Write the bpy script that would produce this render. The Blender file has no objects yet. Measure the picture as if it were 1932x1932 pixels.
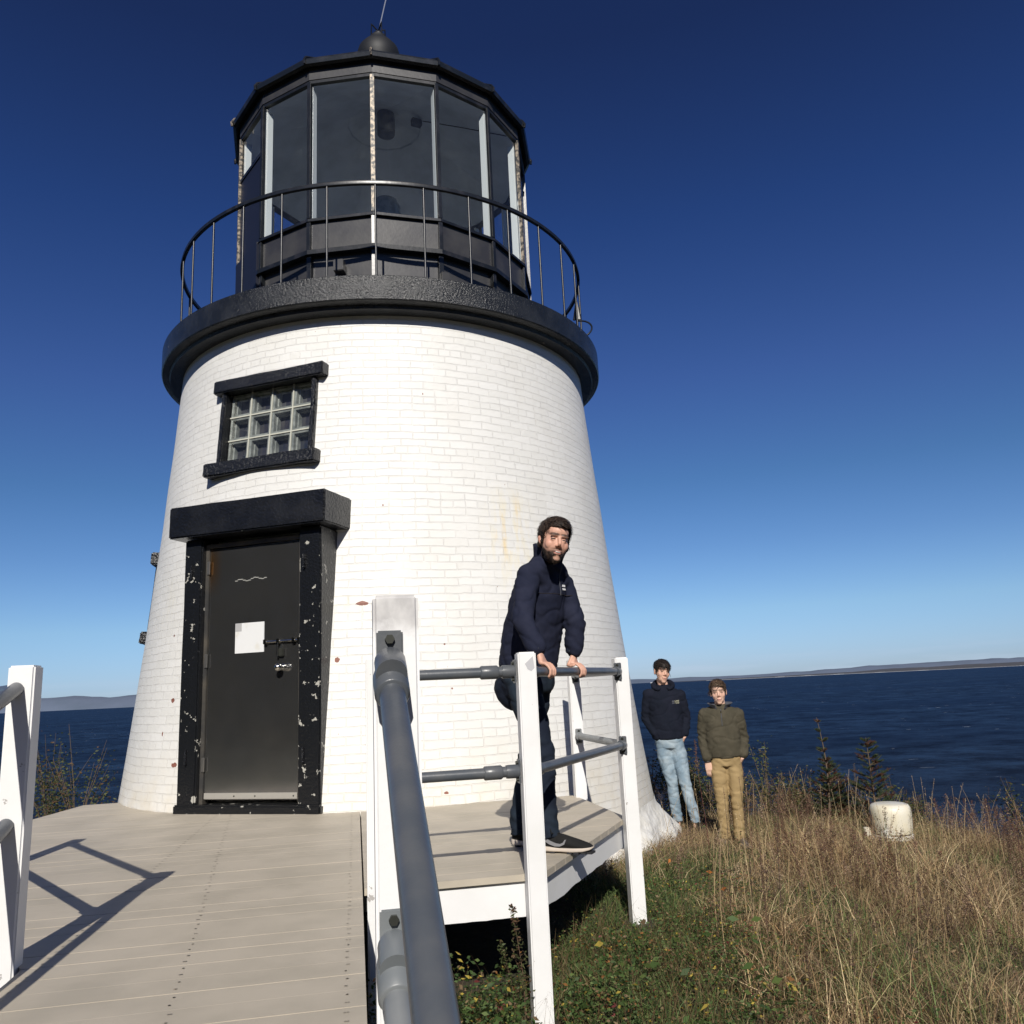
import bpy, bmesh, math, random
import numpy as np
from mathutils import Vector, Matrix, noise
R = math.radians
random.seed(7); rng = np.random.default_rng(11)
S = bpy.context.scene
COL = S.collection
# ------------------------------------------------------------------ camera
EYE = .84
cam_d = bpy.data.cameras.new('camera'); cam = bpy.data.objects.new('camera', cam_d); COL.objects.link(cam)
cam_d.sensor_width = 36; cam_d.sensor_fit = 'HORIZONTAL'; cam_d.lens = 36*1563/1932
cam_d.clip_start = .05; cam_d.clip_end = 200000
_p, _r = R(12), R(2.7)
_f = Vector((0, math.cos(_p), math.sin(_p))); _u = Vector((0, -math.sin(_p), math.cos(_p))); _x = Vector((1, 0, 0))
cx_ = _x*math.cos(_r) - _u*math.sin(_r); cu_ = _u*math.cos(_r) + _x*math.sin(_r)
m = Matrix((cx_, cu_, -_f)).transposed().to_4x4(); m.translation = (0, 0, EYE); cam.matrix_world = m
S.camera = cam
# ------------------------------------------------------------------ light
SUN_EL, SUN_AZ = 34., -87.            # azimuth: math angle of the direction towards the sun
S.world = bpy.data.worlds.new('World'); S.world.use_nodes = True
wn = S.world.node_tree; bg = wn.nodes['Background']
sky = wn.nodes.new('ShaderNodeTexSky'); sky.sky_type = 'NISHITA'; sky.sun_disc = False
sky.sun_elevation = R(SUN_EL); sky.sun_rotation = R(90-SUN_AZ)
sky.altitude = 0; sky.air_density = 1.0; sky.dust_density = .25; sky.ozone_density = 4.0
bg.inputs['Strength'].default_value = .085
# thin low cloud bank just above the horizon
tc = wn.nodes.new('ShaderNodeTexCoord'); sp = wn.nodes.new('ShaderNodeSeparateXYZ'); wn.links.new(tc.outputs['Generated'], sp.inputs[0])
mp = wn.nodes.new('ShaderNodeMapping'); mp.inputs['Scale'].default_value = (5, 5, 60); wn.links.new(tc.outputs['Generated'], mp.inputs[0])
nz = wn.nodes.new('ShaderNodeTexNoise'); nz.inputs['Scale'].default_value = 1.6; nz.inputs['Detail'].default_value = 6; wn.links.new(mp.outputs[0], nz.inputs['Vector'])
r1 = wn.nodes.new('ShaderNodeMapRange'); r1.inputs[1].default_value = .0; r1.inputs[2].default_value = .035; r1.inputs[3].default_value = 1; r1.inputs[4].default_value = 0; wn.links.new(sp.outputs['Z'], r1.inputs[0])
r2 = wn.nodes.new('ShaderNodeMapRange'); r2.inputs[1].default_value = .45; r2.inputs[2].default_value = .7; wn.links.new(nz.outputs['Fac'], r2.inputs[0])
mm = wn.nodes.new('ShaderNodeMath'); mm.operation = 'MULTIPLY'; wn.links.new(r1.outputs[0], mm.inputs[0]); wn.links.new(r2.outputs[0], mm.inputs[1])
m2 = wn.nodes.new('ShaderNodeMath'); m2.operation = 'MULTIPLY'; m2.inputs[1].default_value = .75; wn.links.new(mm.outputs[0], m2.inputs[0])
mx = wn.nodes.new('ShaderNodeMix'); mx.data_type = 'RGBA'; wn.links.new(m2.outputs[0], mx.inputs[0]); mx.inputs[7].default_value = (5.8, 7.2, 9.0, 1)
cr = wn.nodes.new('ShaderNodeValToRGB'); el = cr.color_ramp.elements   # clear dry autumn air: deep blue overhead, pale blue near the horizon
for i_s, (pz, cc_) in enumerate(((.02, (.61, .80, 1.27)), (.078, (.67, .84, 1.11)), (.155, (.52, .69, .96)), (.233, (.41, .60, .84)), (.346, (.37, .49, .82)), (.51, (.23, .36, .68)), (.66, (.19, .25, .47)))):
    e_ = el[i_s] if i_s < 2 else el.new(pz)
    e_.position = pz; e_.color = (*cc_, 1)
wn.links.new(sp.outputs['Z'], cr.inputs[0])
mu = wn.nodes.new('ShaderNodeVectorMath'); mu.operation = 'MULTIPLY'; wn.links.new(cr.outputs[0], mu.inputs[0]); wn.links.new(sky.outputs[0], mu.inputs[1])
wn.links.new(mu.outputs[0], mx.inputs[6])
wn.links.new(mx.outputs[2], bg.inputs[0])
sd = bpy.data.lights.new('sun', 'SUN'); sd.energy = 4.8; sd.angle = R(.5); sd.color = (1, .95, .87)
so = bpy.data.objects.new('sun', sd); COL.objects.link(so)
SV = Vector((math.cos(R(SUN_EL))*math.cos(R(SUN_AZ)), math.cos(R(SUN_EL))*math.sin(R(SUN_AZ)), math.sin(R(SUN_EL))))
so.rotation_euler = SV.to_track_quat('Z', 'Y').to_euler(); so.location = (3, -10, 20)
S.view_settings.view_transform = 'Standard'; S.view_settings.look = 'None'; S.view_settings.exposure = 0; S.view_settings.gamma = 1
S.render.engine = 'CYCLES'
# ------------------------------------------------------------------ helpers
def tag(o, label=None, cat=None, group=None, kind=None):
    if label: o['label'] = label
    if cat: o['category'] = cat
    if group: o['group'] = group
    if kind: o['kind'] = kind
    return o
def empty(name, loc=(0, 0, 0), rz=0, **k):
    o = bpy.data.objects.new(name, None); COL.objects.link(o); o.location = loc; o.rotation_euler = (0, 0, rz); o.empty_display_size = .1
    return tag(o, **k)
def link(name, me, mats, parent=None, smooth=False, **k):
    if not isinstance(mats, (list, tuple)): mats = [mats]
    for a in mats: me.materials.append(a)
    o = bpy.data.objects.new(name, me); COL.objects.link(o)
    if parent:
        o.parent = parent
        bpy_root = parent
        mw = Matrix.Identity(4)
        while bpy_root:
            mw = bpy_root.matrix_basis @ mw if bpy_root.parent is None else (bpy_root.matrix_parent_inverse @ bpy_root.matrix_basis) @ mw
            bpy_root = bpy_root.parent
        o.matrix_parent_inverse = mw.inverted()     # meshes are written in world metres
    if smooth:
        me.polygons.foreach_set('use_smooth', [True]*len(me.polygons))
    return tag(o, **k)
def fin(name, bm, mats, parent=None, smooth=False, bevel=0, **k):
    if bevel:
        es = [e for e in bm.edges if len(e.link_faces) == 2 and e.calc_face_angle(0) > R(40)]
        bmesh.ops.bevel(bm, geom=es, offset=bevel, segments=2, affect='EDGES', clamp_overlap=True)
    bmesh.ops.recalc_face_normals(bm, faces=bm.faces)
    me = bpy.data.meshes.new(name); bm.to_mesh(me); bm.free()
    o = link(name, me, mats, parent, smooth, **k)
    if smooth and smooth != 'all':
        try: me.set_sharp_from_angle(angle=R(smooth if smooth is not True else 40))
        except Exception: pass
    return o
def box(bm, c, s, rz=0, M4=None):
    r = bmesh.ops.create_cube(bm, size=1)
    T = Matrix.Translation(c) @ Matrix.Rotation(rz, 4, 'Z') @ Matrix.Diagonal((*s, 1))
    if M4 is not None: T = M4 @ T
    bmesh.ops.transform(bm, matrix=T, verts=r['verts']); return r['verts']
def loft(bm, pts, rad, seg=12, ref=None, cap=True):
    pts = [Vector(p) for p in pts]; n = len(pts); rings = []
    ref = Vector(ref) if ref is not None else None
    side = None
    for i, p in enumerate(pts):
        t = (pts[min(i+1, n-1)] - pts[max(i-1, 0)]).normalized()
        if ref is not None: s = ref - t*ref.dot(t)
        elif side is None:
            a = Vector((0, 0, 1)) if abs(t.z) < .9 else Vector((1, 0, 0)); s = a.cross(t)
        else: s = side - t*side.dot(t)
        s.normalize(); side = s; b = t.cross(s)
        r = rad[i] if isinstance(rad, (list, tuple)) else rad
        ra, rb = r if isinstance(r, (list, tuple)) else (r, r)
        rings.append([bm.verts.new(p + s*ra*math.cos(2*math.pi*k/seg) + b*rb*math.sin(2*math.pi*k/seg)) for k in range(seg)])
    for a, b in zip(rings, rings[1:]):
        for k in range(seg): bm.faces.new((a[k], a[(k+1) % seg], b[(k+1) % seg], b[k]))
    if cap: bm.faces.new(rings[0][::-1]); bm.faces.new(rings[-1])
    return rings
def ell(bm, c, r, M3=None, u=16, v=12):
    q = bmesh.ops.create_uvsphere(bm, u_segments=u, v_segments=v, radius=1)
    T = Matrix.Diagonal((*r, 1))
    if M3 is not None: T = M3.to_4x4() @ T
    bmesh.ops.transform(bm, matrix=Matrix.Translation(c) @ T, verts=q['verts'])
def lathe(bm, c, prof, seg=32, a0=0, cap=True):
    rings = []
    for r, z in prof:
        rings.append([bm.verts.new((c[0]+r*math.cos(a0+2*math.pi*k/seg), c[1]+r*math.sin(a0+2*math.pi*k/seg), z)) for k in range(seg)])
    for a, b in zip(rings, rings[1:]):
        for k in range(seg): bm.faces.new((a[k], a[(k+1) % seg], b[(k+1) % seg], b[k]))
    if cap:
        bm.faces.new(rings[0][::-1]); bm.faces.new(rings[-1])
    return rings
def tubeobj(name, pts, r, mat, parent, seg=16, **k):
    bm = bmesh.new(); loft(bm, pts, r, seg); return fin(name, bm, mat, parent, smooth=50, **k)
def npmesh(name, V, F, mats, parent=None, col=None, smooth=False, **k):
    """V (n,3), F (m,4) quads"""
    me = bpy.data.meshes.new(name); n, mq = len(V), len(F)
    me.vertices.add(n); me.vertices.foreach_set('co', np.asarray(V, np.float32).ravel())
    me.loops.add(mq*4); me.loops.foreach_set('vertex_index', np.asarray(F, np.int32).ravel())
    me.polygons.add(mq); me.polygons.foreach_set('loop_start', np.arange(0, mq*4, 4, dtype=np.int32))
    try: me.polygons.foreach_set('loop_total', np.full(mq, 4, np.int32))
    except Exception: pass
    me.update(calc_edges=True); me.validate()
    if col is not None:
        a = me.color_attributes.new('Col', 'FLOAT_COLOR', 'POINT')
        c4 = np.ones((n, 4), np.float32); c4[:, :3] = col; a.data.foreach_set('color', c4.ravel())
    return link(name, me, mats, parent, smooth, **k)
# ------------------------------------------------------------------ materials
def nodes(name):
    mt = bpy.data.materials.new(name); mt.use_nodes = True; nt = mt.node_tree
    return mt, nt, nt.nodes['Principled BSDF']
def N(nt, t, **kw):
    n = nt.nodes.new('ShaderNode'+t)
    for a, b in kw.items(): setattr(n, a, b)
    return n
def L(nt, a, b): nt.links.new(a, b)
def mixc(nt, fac, a, b):
    x = N(nt, 'Mix', data_type='RGBA')
    for s, v in ((0, fac), (6, a), (7, b)):
        if hasattr(v, 'is_output') or isinstance(v, bpy.types.NodeSocket): L(nt, v, x.inputs[s])
        else: x.inputs[s].default_value = v if s == 0 else (*v, 1)
    return x.outputs[2]
def math_(nt, op, a, b=None, c=None):
    x = N(nt, 'Math', operation=op)
    for i, v in enumerate((a, b, c)):
        if v is None: continue
        if isinstance(v, bpy.types.NodeSocket): L(nt, v, x.inputs[i])
        else: x.inputs[i].default_value = v
    return x.outputs[0]
def noise_(nt, vec, scale, detail=4, rough=.55):
    x = N(nt, 'TexNoise'); x.inputs['Scale'].default_value = scale; x.inputs['Detail'].default_value = detail; x.inputs['Roughness'].default_value = rough
    if vec is not None: L(nt, vec, x.inputs['Vector'])
    return x.outputs['Fac']
def ramp_(nt, v, lo, hi, a=0., b=1.):
    x = N(nt, 'MapRange'); L(nt, v, x.inputs[0])
    for i, q in ((1, lo), (2, hi), (3, a), (4, b)): x.inputs[i].default_value = q
    return x.outputs[0]
def scaled(nt, vec, s):
    x = N(nt, 'Mapping'); L(nt, vec, x.inputs[0]); x.inputs['Scale'].default_value = s; return x.outputs[0]
def bump_(nt, P, h, strength=.5, dist=.01, prev=None):
    b = N(nt, 'Bump'); b.inputs['Strength'].default_value = strength; b.inputs['Distance'].default_value = dist; L(nt, h, b.inputs['Height'])
    if prev: L(nt, prev, b.inputs['Normal'])
    L(nt, b.outputs[0], P.inputs['Normal']); return b.outputs[0]
def mat(name, c, rough=.6, metal=0, c2=None, vs=3., lo=.4, hi=.65, bs=0, bstr=.4, bd=.003, spec=None, det=5, chips=None, cs=9., ct=(.62, .64)):
    mt, nt, P = nodes(name); P.inputs['Roughness'].default_value = rough; P.inputs['Metallic'].default_value = metal
    if spec is not None: P.inputs['Specular IOR Level'].default_value = spec
    tcx = N(nt, 'TexCoord').outputs['Object']; P.inputs['Base Color'].default_value = (*c, 1); out = None
    if c2:
        out = mixc(nt, ramp_(nt, noise_(nt, tcx, vs, det), lo, hi), c, c2); L(nt, out, P.inputs['Base Color'])
    if chips:
        f = ramp_(nt, noise_(nt, tcx, cs, 6, .6), *ct)
        out = mixc(nt, f, out if out else c, chips); L(nt, out, P.inputs['Base Color'])
        L(nt, ramp_(nt, f, 0, 1, rough, .8), P.inputs['Roughness'])
    if bs: bump_(nt, P, noise_(nt, tcx, bs, 5), bstr, bd)
    return mt
def mat_attr(name, rough=.7, bs=0, bstr=.3, bd=.002, trans=0., spec=.3):
    mt, nt, P = nodes(name); a = N(nt, 'Attribute', attribute_name='Col'); L(nt, a.outputs['Color'], P.inputs['Base Color'])
    P.inputs['Roughness'].default_value = rough; P.inputs['Specular IOR Level'].default_value = spec
    if bs: bump_(nt, P, noise_(nt, N(nt, 'TexCoord').outputs['Object'], bs, 5), bstr, bd)
    if trans:
        t = N(nt, 'BsdfTranslucent'); L(nt, a.outputs['Color'], t.inputs[0]); mxs = N(nt, 'MixShader'); mxs.inputs[0].default_value = trans
        L(nt, P.outputs[0], mxs.inputs[1]); L(nt, t.outputs[0], mxs.inputs[2]); L(nt, mxs.outputs[0], nt.nodes['Material Output'].inputs[0])
    return mt
def mat_brick():
    mt, nt, P = nodes('white_painted_brick'); P.inputs['Roughness'].default_value = .55
    uv = N(nt, 'UVMap').outputs[0]; oc = N(nt, 'TexCoord').outputs['Object']
    nv = N(nt, 'TexNoise'); nv.inputs['Scale'].default_value = 5; nv.inputs['Detail'].default_value = 3; L(nt, uv, nv.inputs['Vector'])
    v1 = N(nt, 'VectorMath', operation='SUBTRACT'); L(nt, nv.outputs['Color'], v1.inputs[0]); v1.inputs[1].default_value = (.5, .5, .5)
    v2 = N(nt, 'VectorMath', operation='SCALE'); L(nt, v1.outputs[0], v2.inputs[0]); v2.inputs['Scale'].default_value = .030
    v3 = N(nt, 'VectorMath', operation='ADD'); L(nt, v2.outputs[0], v3.inputs[0]); L(nt, uv, v3.inputs[1])
    b = N(nt, 'TexBrick'); L(nt, v3.outputs[0], b.inputs['Vector']); b.offset = .5; b.squash = .5; b.squash_frequency = 7
    for k_, v in (('Scale', 1.), ('Mortar Size', .0045), ('Mortar Smooth', .25), ('Bias', 0.), ('Brick Width', .222), ('Row Height', .0675)): b.inputs[k_].default_value = v
    b.inputs['Color1'].default_value = (.775, .77, .745, 1); b.inputs['Color2'].default_value = (.735, .73, .70, 1); b.inputs['Mortar'].default_value = (.755, .745, .715, 1)
    base = b.outputs['Color']
    grime = ramp_(nt, noise_(nt, scaled(nt, uv, (1, .35, 1)), 1.7, 7, .6), .5, .8, 0, .35)
    base = mixc(nt, grime, base, (.62, .59, .52))
    sep = N(nt, 'SeparateXYZ'); L(nt, uv, sep.inputs[0]); U, V = sep.outputs[0], sep.outputs[1]
    # cream grime close to the deck
    low = math_(nt, 'MULTIPLY', ramp_(nt, V, .55, .0), ramp_(nt, noise_(nt, uv, 6, 5), .35, .7, .1, .7))
    base = mixc(nt, low, base, (.70, .64, .52))
    def spot(u, v, ru, rv):
        du = math_(nt, 'DIVIDE', math_(nt, 'SUBTRACT', U, u), ru); dv = math_(nt, 'DIVIDE', math_(nt, 'SUBTRACT', V, v), rv)
        d = math_(nt, 'SQRT', math_(nt, 'ADD', math_(nt, 'MULTIPLY', du, du), math_(nt, 'MULTIPLY', dv, dv)))
        return ramp_(nt, d, 1., .15)
    streak = ramp_(nt, noise_(nt, scaled(nt, uv, (14, 3, 1)), 1., 6, .7), .45, .7)
    for u, v, ru, rv, cc, k_ in RUST:
        f = math_(nt, 'MULTIPLY', math_(nt, 'MULTIPLY', spot(u, v, ru, rv), streak), k_); base = mixc(nt, f, base, cc)
    nn = noise_(nt, uv, 38, 4)
    for u, v, ru, rv in CHIPS:
        f = math_(nt, 'GREATER_THAN', math_(nt, 'ADD', spot(u, v, ru, rv), math_(nt, 'MULTIPLY', nn, .8)), .98)
        base = mixc(nt, f, base, (.25, .10, .07))
    tiny = ramp_(nt, noise_(nt, uv, 21, 2), .775, .79)
    base = mixc(nt, tiny, base, (.33, .2, .15))
    L(nt, base, P.inputs['Base Color'])
    h = math_(nt, 'ADD', math_(nt, 'MULTIPLY', b.outputs['Fac'], ramp_(nt, noise_(nt, uv, 3.1, 4), .36, .62, -.15, -1.1)), math_(nt, 'ADD', math_(nt, 'MULTIPLY', noise_(nt, uv, 16, 5, .6), .55), math_(nt, 'MULTIPLY', noise_(nt, uv, 90, 3), .10)))
    bump_(nt, P, h, 1., .0075)
    return mt
TX, TY = -1.3586, 9.0684
def prof(z): return 2.627 - .12554*z + .0059*z*z
def uvt(x, y, z):                      # uv of a point of the tower wall
    a = math.degrees(math.atan2(y-TY, x-TX)); return (a % 360)/360*2*math.pi*2.4, z
def UVa(a, z): return (a % 360)/360*2*math.pi*2.4, z
RUST = [(*UVa(-55.5, 2.12), .36, .60, (.80, .71, .45), .85), (*UVa(-57.8, 2.12), .10, .26, (.76, .52, .22), .7), (*UVa(-53.5, 2.3), .05, .30, (.78, .60, .32), .7), (*UVa(-90, 1.55), .3, .14, (.74, .70, .5), .5), (*UVa(-135, 1.7), .2, .4, (.74, .7, .58), .5)]
CHIPS = [(*UVa(-87, 1.56), .10, .035), (*UVa(-91.5, 1.12), .045, .035), (*UVa(-128, .87), .05, .035), (*UVa(-124.5, .36), .07, .034), (*UVa(-131, 1.42), .02, .02), (*UVa(-72, 1.21), .014, .014), (*UVa(-71, .86), .016, .016), (*UVa(-83, 2.38), .013, .016), (*UVa(-74, 3.4), .01, .02), (*UVa(-73, .09), .03, .02), (*UVa(-130, .6), .02, .035)]
M_brick = mat_brick()
M_black = mat('black_paint', (.0065, .0075, .010), .26, c2=(.014, .015, .018), vs=5, bs=45, bstr=1., bd=.012, det=6)
M_blackchip = mat('chipped_black_paint', (.008, .009, .011), .28, bs=50, bstr=.8, bd=.006, chips=(.40, .39, .35), cs=13., ct=(.628, .638))
M_iron = mat('black_iron_paint', (.010, .012, .015), .33, c2=(.03, .03, .035), vs=9, lo=.5, hi=.7, bs=30, bstr=.35, bd=.002)
M_panel = mat('dark_panel_paint', (.034, .034, .038), .38, c2=(.055, .054, .054), vs=4, bs=25, bstr=.4, bd=.002)
M_navy = mat('dark_blue_panel', (.012, .014, .026), .45)
M_bare = mat('bare_worn_metal', (.30, .25, .19), .5, .2, c2=(.03, .03, .03), vs=30, lo=.42, hi=.56)
M_mullw = mat('white_mullion_paint', (.8, .82, .78), .4)
M_ceil = mat('lantern_ceiling', (.62, .68, .77), .6, c2=(.50, .55, .62), vs=3, bs=8, bstr=.2, bd=.004)
M_white = mat('white_wood_paint', (.80, .80, .80), .45, c2=(.74, .74, .73), vs=2.2, bs=14, bstr=.25, bd=.003)
M_post = mat('weathered_post_paint', (.80, .80, .80), .48, c2=(.75, .75, .74), vs=3, bs=18, bstr=.3, bd=.003, chips=(.42, .40, .38), cs=15, ct=(.665, .68))
M_posttop = mat('worn_post_top', (.52, .52, .52), .6, c2=(.72, .71, .70), vs=14, lo=.42, hi=.6, bs=40, bstr=.4, bd=.003)
def mat_worn():
    mt, nt, P = nodes('worn_top_post_paint'); P.inputs['Roughness'].default_value = .5; oc = N(nt, 'TexCoord').outputs['Object']; sp_ = N(nt, 'SeparateXYZ'); L(nt, oc, sp_.inputs[0])
    n1 = noise_(nt, oc, 22, 6, .65); c = mixc(nt, ramp_(nt, noise_(nt, scaled(nt, oc, (1, 1, .5)), 18, 6), .4, .62), (.47, .46, .46), (.66, .65, .64))
    f = ramp_(nt, math_(nt, 'ADD', sp_.outputs[2], math_(nt, 'MULTIPLY', n1, .09)), .985, 1.02); L(nt, mixc(nt, f, (.80, .80, .80), c), P.inputs['Base Color']); bump_(nt, P, n1, .35, .003); return mt
M_post1 = mat_worn()
M_pipe = mat('grey_pipe_paint', (.080, .090, .104), .34, c2=(.11, .115, .122), vs=8, bs=90, bstr=.4, bd=.0012)
M_galv = mat('galvanised_grey', (.16, .175, .185), .42, c2=(.21, .22, .225), vs=8, bs=60, bstr=.3, bd=.001)
M_bolt = mat('bolt_head', (.05, .052, .045), .4, .5)
M_deck = mat('taupe_deck_board', (.485, .43, .345), .6, c2=(.415, .37, .295), vs=3.1, bs=6, bstr=.12, bd=.004)
M_ridge = mat('pale_board_joint', (.62, .54, .42), .6, c2=(.45, .39, .31), vs=2.5, lo=.42, hi=.6)
M_deckside = mat('grey_board_edge', (.36, .345, .32), .6, c2=(.28, .27, .25), vs=6)
M_dark = mat('dark_hollow', (.01, .01, .01), .8)
M_paper = mat('white_paper', (.70, .71, .71), .6, c2=(.6, .58, .5), vs=9, lo=.6, hi=.8)
M_chrome = mat('polished_steel', (.62, .60, .55), .18, 1.)
M_steel = mat('brushed_steel', (.42, .41, .39), .35, .9)
M_cream = mat('cream_enamel', (.72, .66, .50), .45, c2=(.70, .68, .60), vs=4)
M_fwhite = mat('white_enamel', (.80, .79, .74), .4)
M_branch = mat('brown_bark', (.12, .085, .055), .8)
# ---- door skin: brushed dark stainless sheet with buckles and stains
def mat_door():
    mt, nt, P = nodes('stainless_door_skin'); oc = N(nt, 'TexCoord').outputs['Object']
    P.inputs['Metallic'].default_value = .95; P.inputs['Roughness'].default_value = .2
    c = mixc(nt, ramp_(nt, noise_(nt, oc, 2.2, 6), .4, .7), (.42, .425, .43), (.46, .455, .44))
    sx = N(nt, 'SeparateXYZ'); L(nt, oc, sx.inputs[0])
    f1 = ramp_(nt, math_(nt, 'ABSOLUTE', math_(nt, 'SUBTRACT', sx.outputs[0], -2.515)), .10, .0); f2 = ramp_(nt, math_(nt, 'ABSOLUTE', math_(nt, 'SUBTRACT', sx.outputs[2], 1.95)), .26, .05)
    c = mixc(nt, math_(nt, 'MULTIPLY', math_(nt, 'MULTIPLY', f1, f2), .8), c, (.62, .30, .06)); L(nt, c, P.inputs['Base Color'])
    L(nt, ramp_(nt, noise_(nt, oc, 7, 6), .3, .75, .13, .19), P.inputs['Roughness'])
    b = bump_(nt, P, noise_(nt, scaled(nt, oc, (1, 1, 2.2)), 1.3, 1), .22, .014); bump_(nt, P, noise_(nt, oc, 30, 5), .05, .001, b)
    return mt
M_door = mat_door()
def mat_glass(name, tint=(.87, .90, .93), refl=.05):
    mt, nt, P = nodes(name); nt.nodes.remove(P)
    t = N(nt, 'BsdfTransparent'); t.inputs[0].default_value = (*tint, 1); g = N(nt, 'BsdfGlossy'); g.inputs['Roughness'].default_value = .03
    d = N(nt, 'BsdfDiffuse'); d.inputs[0].default_value = (.35, .38, .38, 1)
    fr = N(nt, 'LayerWeight'); x = N(nt, 'MixShader'); L(nt, math_(nt, 'ADD', math_(nt, 'MULTIPLY', math_(nt, 'POWER', fr.outputs['Facing'], 4.), .6), refl), x.inputs[0]); L(nt, t.outputs[0], x.inputs[1]); L(nt, g.outputs[0], x.inputs[2])
    y = N(nt, 'MixShader'); L(nt, ramp_(nt, noise_(nt, N(nt, 'TexCoord').outputs['Object'], 5, 6, .65), .5, .85, .015, .07), y.inputs[0]); L(nt, x.outputs[0], y.inputs[1]); L(nt, d.outputs[0], y.inputs[2])
    L(nt, y.outputs[0], nt.nodes['Material Output'].inputs[0]); return mt
M_glass = mat_glass('lantern_glass')
def mat_block():
    mt, nt, P = nodes('glass_block'); P.inputs['Base Color'].default_value = (.62, .68, .6, 1); P.inputs['Roughness'].default_value = .12
    P.inputs['Transmission Weight'].default_value = .75; P.inputs['IOR'].default_value = 1.2
    bump_(nt, P, noise_(nt, N(nt, 'TexCoord').outputs['Object'], 14, 3), .25, .004); return mt
M_block = mat_block()
M_grout = mat('pale_grout', (.50, .50, .43), .7)
M_frost = mat('frosted_glass_rim', (.19, .20, .19), .25, c2=(.34, .35, .33), vs=14, lo=.4, hi=.6)
M_blockdark = mat('dark_block_face', (.015, .018, .03), .08, c2=(.05, .045, .05), vs=9)
# ------------------------------------------------------------------ terrain
def smooth(a, b, x): t = np.clip((x-a)/(b-a), 0, 1); return t*t*(3-2*t)
def edge_y(x): return 11.2 + .5*np.sin(x*.7) + .35*np.sin(x*1.9+1) + .012*(x-2)**2*np.sign(2-x)*-1*0
def ground_z(x, y):
    x = np.asarray(x, float); y = np.asarray(y, float)
    z = -.62 - .11*np.clip(x-1.1, 0, 6) + .045*np.sin(x*1.3+.4)*np.cos(y*1.1) + .02*np.sin(x*3.7)*np.sin(y*3.1+1)
    z = z - .05*np.clip(3.6-y, 0, 6)*smooth(-2, 1, x)*.6
    d = y - edge_y(x)
    return z - 1.1*np.clip(d, 0, 40) - .25*smooth(-1.5, .3, d)
xs = np.concatenate([-np.geomspace(3000, 14, 24), np.arange(-13.5, 13.6, .22), np.geomspace(14, 3000, 24)])
ys = np.concatenate([-np.geomspace(3000, 9, 24), np.arange(-8.8, 16, .22), np.arange(16.5, 44, 1.5)])
GX, GY = np.meshgrid(xs, ys); GZ = ground_z(GX, GY)
V = np.stack([GX.ravel(), GY.ravel(), GZ.ravel()], 1); nx, ny = len(xs), len(ys)
idx = np.arange(nx*ny).reshape(ny, nx); F = np.stack([idx[:-1, :-1], idx[:-1, 1:], idx[1:, 1:], idx[1:, :-1]], -1).reshape(-1, 4)
M_ground = mat('dark_soil', (.040, .032, .018), .95, c2=(.05, .055, .022), vs=1.3, bs=14, bstr=.8, bd=.04)
npmesh('ground', V, F, M_ground, smooth=True, kind='structure')
# sea
mt, nt, P = nodes('sea_water'); oc = N(nt, 'TexCoord').outputs['Object']; nt.nodes.remove(P)
w1 = noise_(nt, scaled(nt, oc, (1., 1., 1)), .045, 11, .82); w3 = noise_(nt, scaled(nt, oc, (.45, 1., 1)), .008, 6, .7); w2 = noise_(nt, scaled(nt, oc, (.35, 1.2, 1)), .0016, 5, .6)
c = mixc(nt, ramp_(nt, w1, .40, .60), (.004, .013, .037), (.033, .076, .16)); c = mixc(nt, ramp_(nt, w3, .40, .60, .0, .55), c, (.007, .020, .055)); c = mixc(nt, ramp_(nt, w2, .45, .65, 0, .5), c, (.012, .034, .088))  # lit and shaded wave faces are put into the water colour
cap = math_(nt, 'MULTIPLY', ramp_(nt, noise_(nt, scaled(nt, oc, (.35, 1., 1)), .30, 5, .55), .69, .72), ramp_(nt, noise_(nt, oc, .02, 3), .50, .56)); c = mixc(nt, cap, c, (.6, .65, .7))
sd__ = N(nt, 'BsdfDiffuse'); L(nt, c, sd__.inputs[0]); sg__ = N(nt, 'BsdfGlossy'); sg__.inputs['Roughness'].default_value = .4; bb = N(nt, 'Bump'); bb.inputs['Strength'].default_value = 1.; bb.inputs['Distance'].default_value = 3.
L(nt, w1, bb.inputs['Height']); L(nt, bb.outputs[0], sd__.inputs['Normal']); L(nt, bb.outputs[0], sg__.inputs['Normal']); ms__ = N(nt, 'MixShader'); ms__.inputs[0].default_value = .035; L(nt, sd__.outputs[0], ms__.inputs[1]); L(nt, sg__.outputs[0], ms__.inputs[2]); L(nt, ms__.outputs[0], nt.nodes['Material Output'].inputs[0])
bm = bmesh.new(); vs_ = [bm.verts.new(p) for p in ((-80000, 20, -26), (80000, 20, -26), (80000, 90000, -26), (-80000, 90000, -26))]; bm.faces.new(vs_)
fin('sea', bm, mt, kind='structure')
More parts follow.
